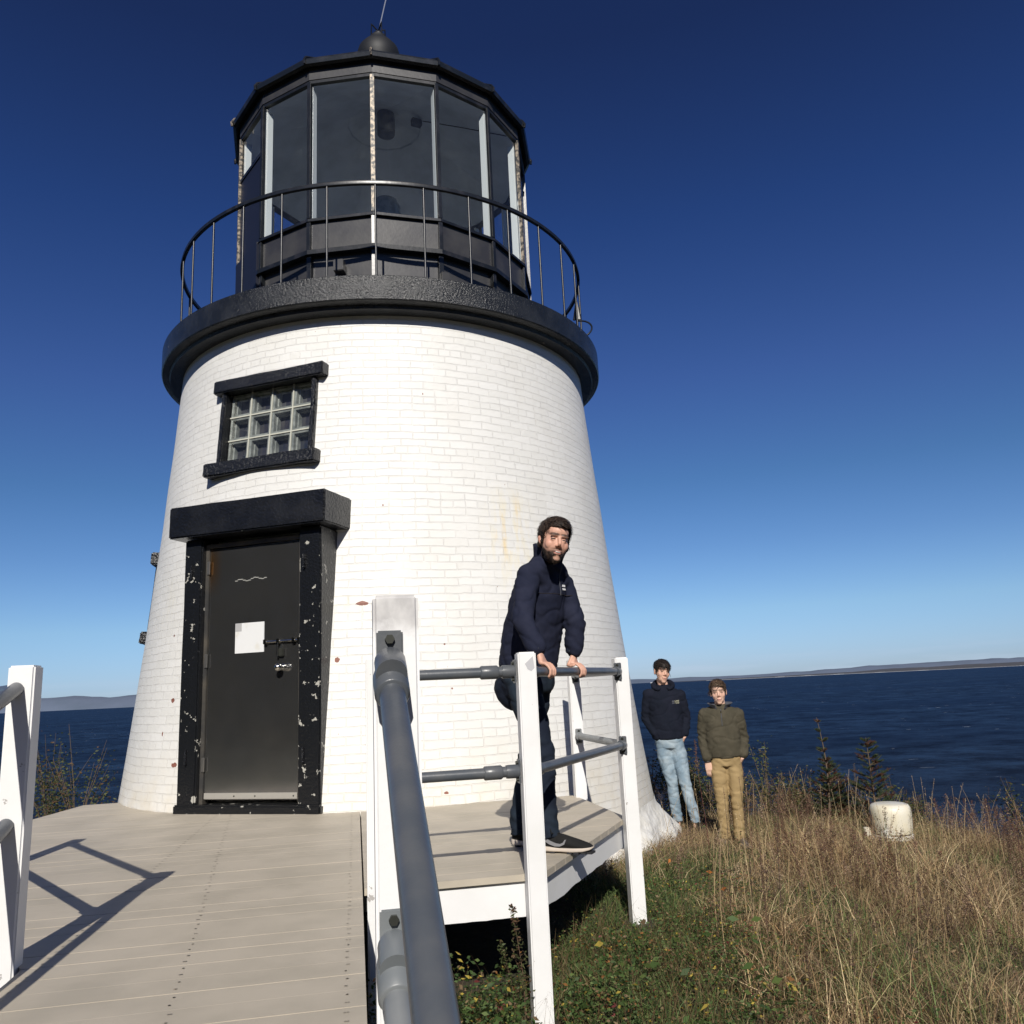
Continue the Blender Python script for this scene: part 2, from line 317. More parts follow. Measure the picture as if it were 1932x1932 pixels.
# far shores
def ridge(name, pts, y, depth, mats, n=220, seed=1):
    bm = bmesh.new(); A = []
    for i in range(n+1):
        x = pts[0][0] + (pts[-1][0]-pts[0][0])*i/n
        h = float(np.interp(x, [p[0] for p in pts], [p[1] for p in pts]))
        h = max(0, h*(1+.22*noise.noise(Vector((x*.0011, seed, 0))) + .10*noise.noise(Vector((x*.006, seed, 3))))+h*.03*noise.noise(Vector((x*.03, 1, 1))))
        z0 = -26.5; row = []
        for t in (0, .03, .25, .5, .8, 1):
            hh = z0 + (0 if t in (0, 1) else (h*.10+2 if t == .03 else (h*.7 if t == .25 else (h if t == .5 else h*.7))))
            row.append(bm.verts.new((x, y+depth*t+300*noise.noise(Vector((x*.0007, t, seed))), hh)))
        A.append(row)
    for a, b in zip(A, A[1:]):
        for k in range(5): bm.faces.new((a[k], b[k], b[k+1], a[k+1]))
    return fin(name, bm, mats, smooth='all', kind='structure')
M_hill = mat('autumn_hillside', (.070, .066, .072), .95, c2=(.05, .056, .062), vs=.004, det=8)
M_hillf = mat('distant_hillside', (.12, .15, .21), .95, c2=(.10, .13, .18), vs=.001)  # pale blue haze of the distance is put into this colour
M_shore = mat('pale_shore_rock', (.35, .36, .38), .9)
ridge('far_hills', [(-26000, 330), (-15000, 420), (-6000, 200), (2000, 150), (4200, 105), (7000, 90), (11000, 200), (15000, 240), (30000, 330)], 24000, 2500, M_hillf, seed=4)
ridge('hills', [(2600, 0), (3500, 14), (5200, 28), (6200, 34), (7000, 62), (7600, 60), (8300, 74), (9800, 70), (13000, 80)], 15000, 1500, M_hill, seed=2)
bm = bmesh.new()
for x0 in np.arange(3300, 12500, 60):
    h = 4+9*max(0, noise.noise(Vector((x0*.004, 5, 2)))); box(bm, (x0, 14990+300*noise.noise(Vector((x0*.0007, 0, 2))), -26+h/2), (60, 20, h))
fin('shore', bm, M_shore, kind='structure')
bm = bmesh.new(); box(bm, (2700, 17000, -18), (120, 20, 14)); box(bm, (2715, 17000, -8), (40, 16, 10)); box(bm, (2630, 17000, -20), (40, 12, 8))
fin('ferry', bm, M_fwhite, label='tiny white ferry far off on the bay horizon', cat='boat')
# dark spruce wood on the landward side (behind the viewpoint; the steel door mirrors it)
n_ = 60000; row_ = rng.integers(0, 3, n_); waz = np.radians(rng.uniform(176, 352, n_)); stp = R(8.5); taz = stp*np.floor(waz/stp+.5*row_)+stp/2; wh = rng.uniform(0, 1, n_)**.8; wr_ = 23+5*row_+rng.normal(0, 1.6, n_)
hmx = 9.5+1.5*np.sin(taz*23)+1.8*row_; waz = taz+(waz-taz)*(1.9-wh*1.3); wxx = wr_*np.cos(waz); wy = wr_*np.sin(waz)
wz = -1+wh*hmx; sz_ = rng.uniform(.35, .9, n_); aa_ = rng.uniform(0, 6.28, n_); tv = np.stack([np.cos(aa_), np.sin(aa_)*.4, rng.uniform(-.8, .8, n_)], 1)*sz_[:, None]; bv = np.cross(tv, rng.normal(size=(n_, 3))); bv = bv/np.linalg.norm(bv, axis=1)[:, None]*sz_[:, None]*.6
cc_ = np.stack([wxx, wy, wz], 1); Vw = np.stack([cc_-tv, cc_+bv, cc_+tv, cc_-bv], 1).reshape(-1, 3)
npmesh('spruce_wood', Vw, np.arange(n_*4).reshape(n_, 4), mat('dark_spruce', (.012, .02, .010), .9, c2=(.03, .04, .018), vs=.6), kind='stuff', label='dark spruce wood on the landward side of the tower', cat='wood')
# ------------------------------------------------------------------ lighthouse
LH = empty('lighthouse', (TX, TY, 0), label='short white brick lighthouse tower with black gallery and lantern', cat='lighthouse')
def axf(az, D, t, z):      # point from a local frame of normal azimuth az (deg): distance D from axis, tangent offset t
    a = R(az); n_ = (math.cos(a), math.sin(a)); return Vector((TX+n_[0]*D-n_[1]*t, TY+n_[1]*D+n_[0]*t, z))
def frame(az):             # matrix: local x = tangent, y = outward, z = up; origin on the axis
    a = R(az); n_ = Vector((math.cos(a), math.sin(a), 0)); t_ = Vector((-n_.y, n_.x, 0))
    return Matrix(((t_.x, n_.x, 0, TX), (t_.y, n_.y, 0, TY), (0, 0, 1, 0), (0, 0, 0, 1)))
DAZ, WAZ, W2AZ = -107.6, -109.7, -169.
def tb(bm, F_, t0, t1, d0, d1, z0, z1): return box(bm, ((t0+t1)/2, (d0+d1)/2, (z0+z1)/2), (t1-t0, d1-d0, z1-z0), M4=F_)
bm = bmesh.new(); uvl = bm.loops.layers.uv.new('UVMap')
angs = np.arange(0, 360, .75); zz = list(np.arange(-.30, 4.3, .06))+[4.3]
def inrect(co, az, tw, z0, z1, D):
    a = R(az); nx_, ny_ = math.cos(a), math.sin(a); dx, dy = co.x-TX, co.y-TY; d = dx*nx_+dy*ny_; t = -dx*ny_+dy*nx_
    if d > 0 and abs(t) < tw and z0 < co.z < z1 and d > D: co.x -= nx_*(d-D); co.y -= ny_*(d-D)
    return co
rings = []
for z in zz:
    rg = []
    for a in angs:
        r = prof(z) + .004*noise.noise(Vector((math.cos(R(a))*4, math.sin(R(a))*4, z*2)))
        co = Vector((TX+r*math.cos(R(a)), TY+r*math.sin(R(a)), z))
        co = inrect(co, DAZ, .60, -1, 2.28, 2.36); co = inrect(co, WAZ, .455, 2.93, 3.545, 2.02)
        rg.append(bm.verts.new(co))
    rings.append(rg)
nA = len(angs)
for i in range(len(zz)-1):
    for k in range(nA):
        f = bm.faces.new((rings[i][k], rings[i][(k+1) % nA], rings[i+1][(k+1) % nA], rings[i+1][k]))
        u0 = R(angs[k])*2.4; u1 = u0+R(.75)*2.4
        for lp, uv in zip(f.loops, ((u0, zz[i]), (u1, zz[i]), (u1, zz[i+1]), (u0, zz[i+1]))): lp[uvl].uv = uv
wall = fin('tower_wall', bm, M_brick, LH, smooth='all')
wall.data.set_sharp_from_angle(angle=R(35)) if hasattr(wall.data, 'set_sharp_from_angle') else None
# rough rubble foundation below deck level
bm = bmesh.new(); rr = []
for z in np.arange(-1.3, -.24, .04):
    rg = []
    for a in np.arange(0, 360, 1.2):
        fl = .01+.13*smooth(-.28, -.62, z)+.10*smooth(-.6, -.9, z); n_ = noise.noise(Vector((a*.09, z*4, 2)))*.05+noise.noise(Vector((a*.3, z*11, 7)))*.025
        r = prof(z)+fl+n_*(.35+1.1*smooth(-.28, -.5, z)); rg.append(bm.verts.new((TX+r*math.cos(R(a)), TY+r*math.sin(R(a)), z)))
    rr.append(rg)
for a, b in zip(rr, rr[1:]):
    for k in range(len(a)): bm.faces.new((a[k], a[(k+1) % len(a)], b[(k+1) % len(a)], b[k]))
fin('foundation', bm, mat('white_rubble_paint', (.78, .77, .73), .6, c2=(.66, .64, .58), vs=4, bs=14, bstr=.9, bd=.02), LH, smooth='all')
# gallery deck ring
bm = bmesh.new()
lathe(bm, (TX, TY), [(.5, 4.446), (2.35, 4.452), (2.405, 4.446), (2.421, 4.435), (2.421, 4.215), (2.412, 4.204), (2.345, 4.196), (2.335, 4.16), (2.17, 4.152), (.5, 4.15)], 160, cap=False)
gd = fin('gallery_deck', bm, mat('thick_black_paint', (.012, .0135, .016), .27, c2=(.024, .026, .029), vs=6, bs=60, bstr=1., bd=.010, chips=(.34, .31, .27), cs=7, ct=(.705, .715)), LH, smooth=30)
# gallery railing
bm = bmesh.new(); RR, RZ = 2.262, 5.445
lathe(bm, (TX, TY), [(RR-.017, RZ-.018), (RR+.017, RZ-.018), (RR+.02, RZ), (RR+.017, RZ+.016), (RR-.017, RZ+.016), (RR-.02, RZ), (RR-.017, RZ-.018)], 128, cap=False)
rail = fin('gallery_railing', bm, M_iron, LH, smooth=60)
for k in range(32):
    a = R(264.9+11.25*k); x, y = TX+RR*math.cos(a), TY+RR*math.sin(a)
    tubeobj('baluster', [(x, y, 4.44), (x, y, RZ-.01)], .0105, M_iron, rail, 8)
a = R(-12); o_ = Vector((TX, TY, 0)); rad = Vector((math.cos(a), math.sin(a), 0)); tn = Vector((-rad.y, rad.x, 0))
hk = [o_+rad*(RR-.02+.16*math.sin(q)*1.0)+tn*(.06*math.cos(q)-.1)+Vector((0, 0, 4.66+.13*math.cos(q))) for q in np.linspace(0, math.pi, 12)]
tubeobj('hook', [o_+rad*(RR-.0)+tn*-.04+Vector((0, 0, 4.79))]+hk, .010, M_iron, rail, 8)
bm = bmesh.new(); loft(bm, [o_+rad*(RR-.02)+tn*(-.05)+Vector((0, 0, 4.80)), o_+rad*(RR-.02)+tn*(-.02)+Vector((0, 0, 5.05))], [(.05, .012), (.008, .012)], 8, ref=rad); fin('bracket', bm, M_iron, rail)
# ---- lantern room (sixteen sides)
NS, T0 = 16, .079-math.pi/2
def ca(i): return T0+2*math.pi*i/NS
def cp(i, r, z): return Vector((TX+r*math.cos(ca(i)), TY+r*math.sin(ca(i)), z))
def prism(bm, prof_, closed=True, i0=0, i1=NS):
    P_ = [[bm.verts.new(cp(i, r, z)) for r, z in prof_] for i in range(i0, i1+1 if i1-i0 < NS else i1)]
    n_ = len(P_); m_ = len(prof_)
    for i in range(n_ if i1-i0 >= NS else n_-1):
        a, b = P_[i], P_[(i+1) % n_]
        for k in range(m_ if closed else m_-1): bm.faces.new((a[k], b[k], b[(k+1) % m_], a[(k+1) % m_]))
    if i1-i0 < NS and closed: bm.faces.new(P_[0]); bm.faces.new(P_[-1][::-1])
bm = bmesh.new(); prism(bm, [(1.66, 4.45), (1.60, 4.45), (1.60, 5.10), (1.66, 5.10)]); lan = fin('lantern_room', bm, M_panel, LH)
bm = bmesh.new(); prism(bm, [(1.735, 5.10), (1.60, 5.102), (1.60, 5.16), (1.735, 5.145)]); fin('ledge', bm, M_iron, lan, bevel=.004)
bm = bmesh.new(); prism(bm, [(1.690, 5.147), (1.65, 5.147), (1.65, 5.46), (1.690, 5.46)]); fin('parapet_panel', bm, M_panel, lan)
bm = bmesh.new(); prism(bm, [(1.725, 5.462), (1.64, 5.462), (1.64, 5.50), (1.725, 5.49)]); fin('sill', bm, M_iron, lan, bevel=.003)
bm = bmesh.new(); prism(bm, [(1.712, 7.088), (1.65, 7.088), (1.65, 7.235), (1.712, 7.235)]); fin('fascia', bm, M_panel, lan)
bm = bmesh.new(); prism(bm, [(1.705, 7.05), (1.66, 7.05), (1.66, 7.087), (1.705, 7.087)]); fin('window_head', bm, M_iron, lan)
for i in range(NS):
    for (z0, z1, r0, w, d, mt_) in ((5.50, 7.06, 1.70, .042, .035, M_bare if i in (0, 13, 3, 12) else M_iron), (4.45, 5.10, 1.68, .05, .05, M_iron), (5.147, 5.462, 1.70, .045, .03, M_iron)):
        bm = bmesh.new(); c_ = cp(i, r0, (z0+z1)/2); box(bm, c_, (d, w, z1-z0), ca(i)); fin('mullion', bm, mt_, lan, bevel=.004)
    bm = bmesh.new(); c_ = cp(i, 1.605, 6.27); box(bm, c_+Vector((.02*math.cos(ca(i)), .02*math.sin(ca(i)), 0)), (.075, .030, 1.5), ca(i)); fin('inner_mullion', bm, M_mullw, lan)
    k = i+.5; th_ = ca(k); dm = math.cos(math.pi/NS)
    if i == 13:
        bm = bmesh.new(); c_ = Vector((TX+1.683*dm*math.cos(th_), TY+1.683*dm*math.sin(th_), (5.51+6.5)/2)); box(bm, c_, (.03, .60, .99), th_); fin('door_panel', bm, M_navy, lan)
        bm = bmesh.new(); c_.z = 6.52; box(bm, c_, (.05, .62, .04), th_); fin('panel_rail', bm, M_iron, lan)
        bm = bmesh.new(); c_ = Vector((TX+1.72*dm*math.cos(th_), TY+1.72*dm*math.sin(th_), 4.97)); box(bm, c_, (.03, .60, 1.02), th_); fin('door_panel', bm, M_navy, lan)
    z0 = 6.53 if i == 13 else 5.50
    bm = bmesh.new(); c_ = Vector((TX+1.682*dm*math.cos(th_), TY+1.682*dm*math.sin(th_), (z0+7.05)/2)); w_ = 2*1.682*math.sin(math.pi/NS)-.03
    t_ = Vector((-math.sin(th_), math.cos(th_), 0))*w_/2; q = [bm.verts.new(c_+t_*sx_+Vector((0, 0, (7.05-z0)/2*sz_))) for sx_, sz_ in ((-1, -1), (1, -1), (1, 1), (-1, 1))]
    bm.faces.new(q); fin('glass_pane', bm, M_glass, lan)
for az, z, w in ((-97., 4.93, .10), (-62, 4.84, .09), (-128, 4.85, .08)):
    bm = bmesh.new(); c_ = axf(az, 1.70, 0, z); box(bm, c_, (.09, w, .12), R(az)); fin('vent_box', bm, M_panel, lan, bevel=.006)
bm = bmesh.new(); q_ = [bm.verts.new(cp(i, 1.66, 4.47)) for i in range(NS)]; bm.faces.new(q_); fin('lantern_floor', bm, M_mullw, lan)
bm = bmesh.new(); prism(bm, [(1.655, 7.10), (.45, 7.72), (.44, 7.74), (.02, 7.95)], closed=False); fin('ceiling', bm, M_ceil, lan)
bm = bmesh.new(); lathe(bm, (TX+.02, TY), [(.07, 7.62), (.105, 7.625), (.11, 7.64), (.11, 7.95)], 24); fin('ceiling_vent', bm, M_iron, lan, smooth=40)
bm = bmesh.new(); box(bm, (TX+.42, TY-.2, 7.62), (.12, .07, .08), .5); fin('ceiling_lamp_box', bm, M_iron, lan)
bm = bmesh.new(); loft(bm, [(TX+.5, TY-.25, 7.60), (TX+1.0, TY-.45, 7.33), (TX+1.5, TY-.55, 7.12)], .006, 6); fin('cable', bm, M_dark, lan)
bm = bmesh.new(); lathe(bm, (TX+.0, TY), [(.12, 5.9), (.17, 6.0), (.19, 6.3), (.175, 6.62), (.14, 6.70), (.11, 6.70), (.14, 6.55), (.12, 6.0)], 32, cap=False); fin('lens', bm, M_frost, lan, smooth=50)
bm = bmesh.new(); lathe(bm, (TX, TY), [(.2, 4.47), (.12, 4.55), (.1, 5.85), (.16, 5.9)], 24); fin('lens_pedestal', bm, M_iron, lan, smooth=40)
# roof
bm = bmesh.new(); prism(bm, [(1.66, 7.237), (1.70, 7.237), (1.76, 7.205), (1.79, 7.22), (1.80, 7.26), (1.79, 7.285), (1.76, 7.30), (.36, 8.30), (.30, 8.30), (1.6, 7.27)], closed=True)
roof = fin('roof', bm, M_iron, LH)
for i in range(NS): tubeobj('roof_rib', [cp(i, 1.803, 7.215), cp(i, 1.81, 7.26), cp(i, 1.78, 7.31), cp(i, .4, 8.29)], .013, M_bare if i in (0, 13) else M_iron, roof, 6)
bx_ = TX-.06
bm = bmesh.new(); lathe(bm, (bx_, TY), [(.34, 8.27), (.22, 8.32), (.2, 8.45), (.24, 8.55), (.275, 8.66), (.275, 8.74), (.25, 8.83), (.19, 8.91), (.12, 8.965), (.11, 9.02), (.08, 9.03), (.065, 9.05), (.04, 9.10)], 36); fin('ventilator', bm, mat('matte_black', (.008, .009, .011), .6), roof, smooth=50)
bm = bmesh.new(); ell(bm, (bx_, TY, 9.07), (.06, .06, .05))
for q in range(4):
    a = R(45+90*q-10); d_ = Vector((math.cos(a), math.sin(a), 0)); c_ = Vector((bx_, TY, 0))
    loft(bm, [c_+d_*.10+Vector((0, 0, 8.97)), c_+d_*.095+Vector((0, 0, 9.19))], [(.016, .01), (.012, .008)], 6); loft(bm, [c_+d_*.085+Vector((0, 0, 9.185)), c_+Vector((0, 0, 9.125))], .010, 6)
fin('finial', bm, M_iron, roof)
tubeobj('lightning_rod', [(bx_, TY, 9.1), (bx_+.09, TY-.02, 9.5), (bx_+.235, TY-.05, 10.1)], .008, mat('pale_wire', (.35, .37, .42), .4, .5), roof, 6)
# ---- door surround, door
FD = frame(DAZ)
def rough_box(name, F_, t0, t1, d0, d1, z0, z1, mt_, par, amp=.006, taper=0, **k):
    bm = bmesh.new(); nx_, ny_, nz_ = [max(2, int(v/.05)) for v in (t1-t0, d1-d0, z1-z0)]
    tb(bm, F_, t0, t1, d0, d1, z0, z1)
    bmesh.ops.subdivide_edges(bm, edges=bm.edges, cuts=6, use_grid_fill=True)
    bmesh.ops.bevel(bm, geom=[e for e in bm.edges if len(e.link_faces) == 2 and e.calc_face_angle(0) > .8], offset=.012, segments=2, affect='EDGES')
    for v in bm.verts:
        n_ = Vector((noise.noise(v.co*7), noise.noise(v.co*7+Vector((9, 0, 0))), noise.noise(v.co*7+Vector((0, 9, 0)))))+.5*Vector((noise.noise(v.co*19), noise.noise(v.co*19+Vector((9, 0, 0))), noise.noise(v.co*19+Vector((0, 9, 0)))))
        v.co += n_*amp
    return fin(name, bm, mt_, par, smooth=50, **k)
ds = rough_box('door_surround', FD, -.645, -.47, 2.05, 2.565, .02, 2.175, M_blackchip, LH)
rough_box('door_jamb', FD, .445, .642, 2.05, 2.56, .02, 2.175, M_blackchip, ds)
rough_box('threshold', FD, -.66, .655, 2.1, 2.585, -.03, .062, M_blackchip, ds)
rough_box('lintel', FD, -.735, .738, 2.0, 2.665, 2.18, 2.445, mat('gloss_black_lintel', (.008, .009, .012), .25, c2=(.016, .017, .02), vs=5, bs=45, bstr=.9, bd=.007, chips=(.3, .3, .28), cs=8, ct=(.72, .73)), ds, amp=.004)
for t_ in (-.56, .5):
    for z_ in (.42, 1.9):
        bm = bmesh.new(); tb(bm, FD, t_-.008, t_+.008, 2.55, 2.585, z_-.06, z_+.06); fin('pintle', bm, M_black, ds, bevel=.004)
bm = bmesh.new()
tb(bm, FD, -.472, -.438, 2.44, 2.512, .06, 2.13); tb(bm, FD, .418, .447, 2.44, 2.510, .06, 2.13); tb(bm, FD, -.438, .418, 2.44, 2.511, 2.095, 2.13)
fin('door_frame', bm, mat('grey_steel_frame', (.10, .10, .10), .32, .6, c2=(.2, .18, .15), vs=5), ds, bevel=.002)
bm = bmesh.new(); tb(bm, FD, -.434, .414, 2.44, 2.498, .095, 2.090); dr = fin('door', bm, M_door, LH, bevel=.003, label='dark steel door panel with an orange stain at the top left')
bm = bmesh.new(); tb(bm, FD, -.43, .41, 2.4985, 2.506, .10, .145); fin('kick_strip', bm, mat('pale_aluminium', (.55, .53, .48), .4, .5), dr, bevel=.001)
for t_ in (-.13, .06, .40):
    bm = bmesh.new(); ell(bm, FD @ Vector((t_-.02, 2.507, .122)), (.006, .006, .006)); fin('screw', bm, M_bolt, dr)
bm = bmesh.new(); tb(bm, FD, -.175, .095, 2.4985, 2.502, 1.215, 1.455); sg = fin('paper_notice', bm, M_paper, dr)
bm = bmesh.new(); tb(bm, FD, -.175, -.115, 2.5025, 2.5035, 1.39, 1.455); fin('torn_corner', bm, mat('grey_tear', (.40, .40, .40), .6), sg)
bm = bmesh.new()
for j in range(12):
    t_ = -.19+.3*j/12; z_ = 1.80+.010*math.sin(j*1.1)+.012*(j/12); tb(bm, FD, t_, t_+.0252, 2.4985, 2.5, z_, z_+.006)
fin('glue_line', bm, mat('old_adhesive', (.36, .36, .33), .6), dr)
for z_ in (.36, 1.17, 1.93):
    bm = bmesh.new(); tb(bm, FD, -.452, -.425, 2.513, 2.522, z_-.055, z_+.055); fin('hinge', bm, M_steel, dr, bevel=.002)
bm = bmesh.new(); loft(bm, [FD @ Vector((.27, 2.498, 1.085)), FD @ Vector((.27, 2.53, 1.085)), FD @ Vector((.27, 2.54, 1.085))], [.03, .016, .014], 20); ell(bm, FD @ Vector((.27, 2.565, 1.085)), (.03, .03, .03)); fin('door_knob', bm, M_chrome, dr, smooth='all')
bm = bmesh.new(); loft(bm, [FD @ Vector((.12, 2.52, 1.29)), FD @ Vector((.45, 2.52, 1.29))], .008, 10)
for t_ in (.12, .24, .38, .43): tb(bm, FD, t_-.014, t_+.014, 2.498, 2.532, 1.272, 1.308)
loft(bm, [FD @ Vector((.24, 2.53, 1.28)), FD @ Vector((.24, 2.535, 1.17))], .007, 8); fin('slide_bolt', bm, M_chrome, dr, bevel=.002)
bm = bmesh.new(); tb(bm, FD, .243, .285, 2.505, 2.525, 1.17, 1.235); fin('padlock', bm, M_bolt, dr, bevel=.004)
# ---- windows
def window(az, z0, z1, hw, D, name='window'):
    F_ = frame(az); zm = (z0+z1)/2; F_ = F_ @ Matrix(((1, 0, 0, 0), (0, 1, -.09, .09*zm), (0, 0, 1, 0), (0, 0, 0, 1))); rD = D
    w = rough_box(name, F_, -hw-.135, hw+.135, rD-.25, rD+.115, z1, z1+.125, M_black, LH, amp=.007)      # lintel stone carries the others
    rough_box('sill', F_, -hw-.15, hw+.105, rD-.25, rD+.13, z0-.12, z0, M_black, w, amp=.008)
    rough_box('window_jamb', F_, -hw-.05, -hw, rD-.2, rD+.085, z0+.002, z1-.002, M_black, w, amp=.003); rough_box('window_jamb', F_, hw, hw+.05, rD-.2, rD+.075, z0+.002, z1-.002, M_black, w, amp=.003)
    bm = bmesh.new(); tb(bm, F_, -hw, hw, rD-.22, rD-.10, z0, z1); fin('block_backing', bm, M_dark, w)
    nc, nr = 4, 3; cw, ch = 2*hw/nc, (z1-z0)/nr; g = .006
    bm = bmesh.new()
    for i in range(1, nc): tb(bm, F_, -hw+i*cw-g, -hw+i*cw+g, rD-.10, rD+.008, z0, z1)
    for j in range(1, nr): tb(bm, F_, -hw, hw, rD-.099, rD+.006, z0+j*ch-g, z0+j*ch+g)
    fin('grout', bm, M_grout, w)
    for i in range(nc):
        for j in range(nr):
            t0, t1, a0, a1 = -hw+i*cw+g+.001, -hw+(i+1)*cw-g-.001, z0+j*ch+g+.001, z0+(j+1)*ch-g-.001
            bm = bmesh.new()
            # hollow glass block: frosted walls that step back to a dark back face
            def rect(s, d): 
                mt0, mt1, ma0, ma1 = t0+s[0], t1-s[1], a0+s[2], a1-s[3]
                return [bm.verts.new(F_ @ Vector(p)) for p in ((mt0, d, ma0), (mt1, d, ma0), (mt1, d, ma1), (mt0, d, ma1))]
            st = [((.0, .0, .0, .0), rD-.002), ((.02, .02, .02, .02), rD-.006), ((.022, .022, .022, .022), rD-.04), ((.034, .034, .034, .034), rD-.042), ((.036, .036, .036, .036), rD-.085)]
            Q = [rect(s, d) for s, d in st]
            for a, b in zip(Q, Q[1:]):
                for k in range(4): bm.faces.new((a[k], a[(k+1) % 4], b[(k+1) % 4], b[k]))
            f = bm.faces.new(Q[-1]); f.material_index = 1
            gb = fin('glass_block', bm, [M_frost, M_blockdark], w)
            bm = bmesh.new(); q = [bm.verts.new(F_ @ Vector(p)) for p in ((t0, rD+.001, a0), (t1, rD+.001, a0), (t1, rD+.001, a1), (t0, rD+.001, a1))]; bm.faces.new(q); fin('pane', bm, M_glassb, gb)
    return w
M_glassb = mat_glass('block_glass', (.88, .9, .89), .05)
window(WAZ, 2.90, 3.575, .445, 2.195)
window(W2AZ, 1.55, 2.20, .40, 2.305)
# ------------------------------------------------------------------ deck
DK = empty('wooden_deck', (-1, 4, 0), label='taupe boarded walkway and landing with white posts in front of the tower door', cat='deck')
O2 = Vector((-.441, 2.392)); D2 = Vector((-.191, .9816)); P2 = Vector((.9816, .191))
RZD = math.atan2(P2.y, P2.x)
def W(q, s, z=0): v = O2+D2*s+P2*q; return Vector((v.x, v.y, z))
PL = .14
def qmin(s): return float(np.interp(s, [-5, .83, 2.39, 4.79, 5.9], [-1.12, -1.12, -2.04, -2.59, -2.4]))
def qmax(s): return float(np.interp(s, [1.575, 2.94, 4.16], [.826, 1.674, 1.645]))
def plank(bm, qa0, qb0, qa1, qb1, s0, s1, th=.03, z=0):
    v = [W(qa0, s0, z), W(qb0, s0, z), W(qb1, s1, z), W(qa1, s1, z)]; lo = [p-Vector((0, 0, th)) for p in v]
    T = [bm.verts.new(p) for p in v]; B = [bm.verts.new(p) for p in lo]
    bm.faces.new(T); bm.faces.new(B[::-1])
    for k in range(4): bm.faces.new((T[k], B[k], B[(k+1) % 4], T[(k+1) % 4]))
bm = bmesh.new(); bj = bmesh.new(); s = -.84
while s < 5.8:
    g = .0035; s1 = s+PL-g; dz = random.uniform(-.0008, .0008)
    plank(bm, qmin(s), 0, qmin(s1), 0, s, s1, z=dz); plank(bj, qmin(s1)+.01, -.004, qmin(s1)+.01, -.004, s1+.0002, s1+g-.0002, .02, z=-.0022 if s < 2.6 else -.003)
    s += PL
bmesh.ops.bevel(bm, geom=[e for e in bm.edges if len(e.link_faces) == 2 and e.calc_face_angle(0) > R(40)], offset=.002, segments=2, affect='EDGES', clamp_overlap=True)
s = -.84
while s < 4.6:
    for q_ in ([-.055, -.055, -.62-.10*(s-1), -.62-.10*(s-1)] + ([-1.07, -1.07] if s > 0 else [])):
        for ds_ in (.035, .1):
            c_ = W(q_+random.uniform(-.006, .006), s+ds_, .0012); vs__ = [bm.verts.new(c_+Vector((.0042*math.cos(a), .0042*math.sin(a), 0))) for a in np.linspace(0, 2*math.pi, 7)[:-1]]; f = bm.faces.new(vs__); f.material_index = 1
    s += PL
fin('walkway_boards', bm, [M_deck, mat('screw_head', (.30, .265, .22), .4, .5)], DK); fin('board_joints', bj, M_ridge, DK)
bm = bmesh.new(); bj = bmesh.new(); s = 1.575
while s < 4.14:
    s1 = min(s+PL-.004, 4.16); plank(bm, .008, qmax(s), .008, qmax(s1), s, s1, z=.001+random.uniform(-.001, .001)); plank(bj, .02, qmax(s1)-.01, .02, qmax(s1)-.01, s1+.0002, s1+.0038, .02, z=-.004); s += PL
fin('landing_boards', bm, M_deck, DK, bevel=.002); fin('board_joints', bj, M_ridge, DK)
# fascia boards
def fasc(name, a, b, z0, z1, th=.038, wav=0, mt_=None, **k):
    a, b = Vector(a), Vector(b); d = (b-a).normalized(); n_ = Vector((d.y, -d.x, 0)); bm = bmesh.new(); nn_ = 24; rw = []
    for i in range(nn_+1):
        p = a+(b-a)*i/nn_; w_ = wav*(noise.noise(Vector((i*.35, 1, z0)))+.5*noise.noise(Vector((i*1.1, 5, z0)))) 
        rw.append([bm.verts.new(p+o) for o in (Vector((0, 0, z1)), Vector((0, 0, z1))+n_*-th, Vector((0, 0, z0+w_))+n_*-th, Vector((0, 0, z0+w_)))])
    for u, v in zip(rw, rw[1:]):
        for k_ in range(4): bm.faces.new((u[k_], v[k_], v[(k_+1) % 4], u[(k_+1) % 4]))
    bm.faces.new(rw[0]); bm.faces.new(rw[-1][::-1]); return fin(name, bm, mt_ or M_white, DK, **k)
i_ = .022
fasc('fascia', W(.02, 1.575+i_), W(.826-.005, 1.575+i_), -.185, -.034, wav=.004)
fasc('fascia', W(.826-.012, 1.575+i_+.005), W(1.674-.03, 2.94), -.17, -.034, wav=.014)
fasc('fascia', W(1.674-.022, 2.95), W(1.645-.022, 4.15), -.19, -.034, wav=.004)
fasc('rim_board', W(-.004, -.84), W(-.004, 5.0), -.20, -.032, th=.036)
fasc('rim_board', W(-1.10, .80), W(-1.10, -.84), -.20, -.032, th=.036)
fasc('rim_board', W(-2.02, 2.40), W(-1.10, .84), -.20, -.032, th=.036)
fasc('rim_board', W(-2.4, 5.85), W(-2.02, 2.42), -.20, -.032, th=.036)
# grey fascia cap: exposed board ends along the diagonal
# posts
def post(c, z0, z1, w=.088, rz=RZD, mt_=M_post, top=.11, par=DK):
    bm = bmesh.new(); zs_ = [z0, z1-top, z1]
    vs_ = box(bm, (c[0], c[1], (z0+z1)/2), (w, w, z1-z0), rz)
    bmesh.ops.bevel(bm, geom=list(bm.edges), offset=.007, segments=3, affect='EDGES')
    o = fin('post', bm, mt_, par, smooth=30); return o
def caps(c, z1, par, w=.0885, rz=RZD, h=.075):
    bm = bmesh.new(); box(bm, (c[0], c[1], z1-h/2+.0008), (w, w, h), rz); bmesh.ops.bevel(bm, geom=[e for e in bm.edges if max(v.co.z for v in e.verts) > z1-.01], offset=.0072, segments=3, affect='EDGES'); return fin('worn_top', bm, M_posttop, par, smooth=30)
P1 = W(.048-.0, -.735); P1.x, P1.y = -.2445, 1.664
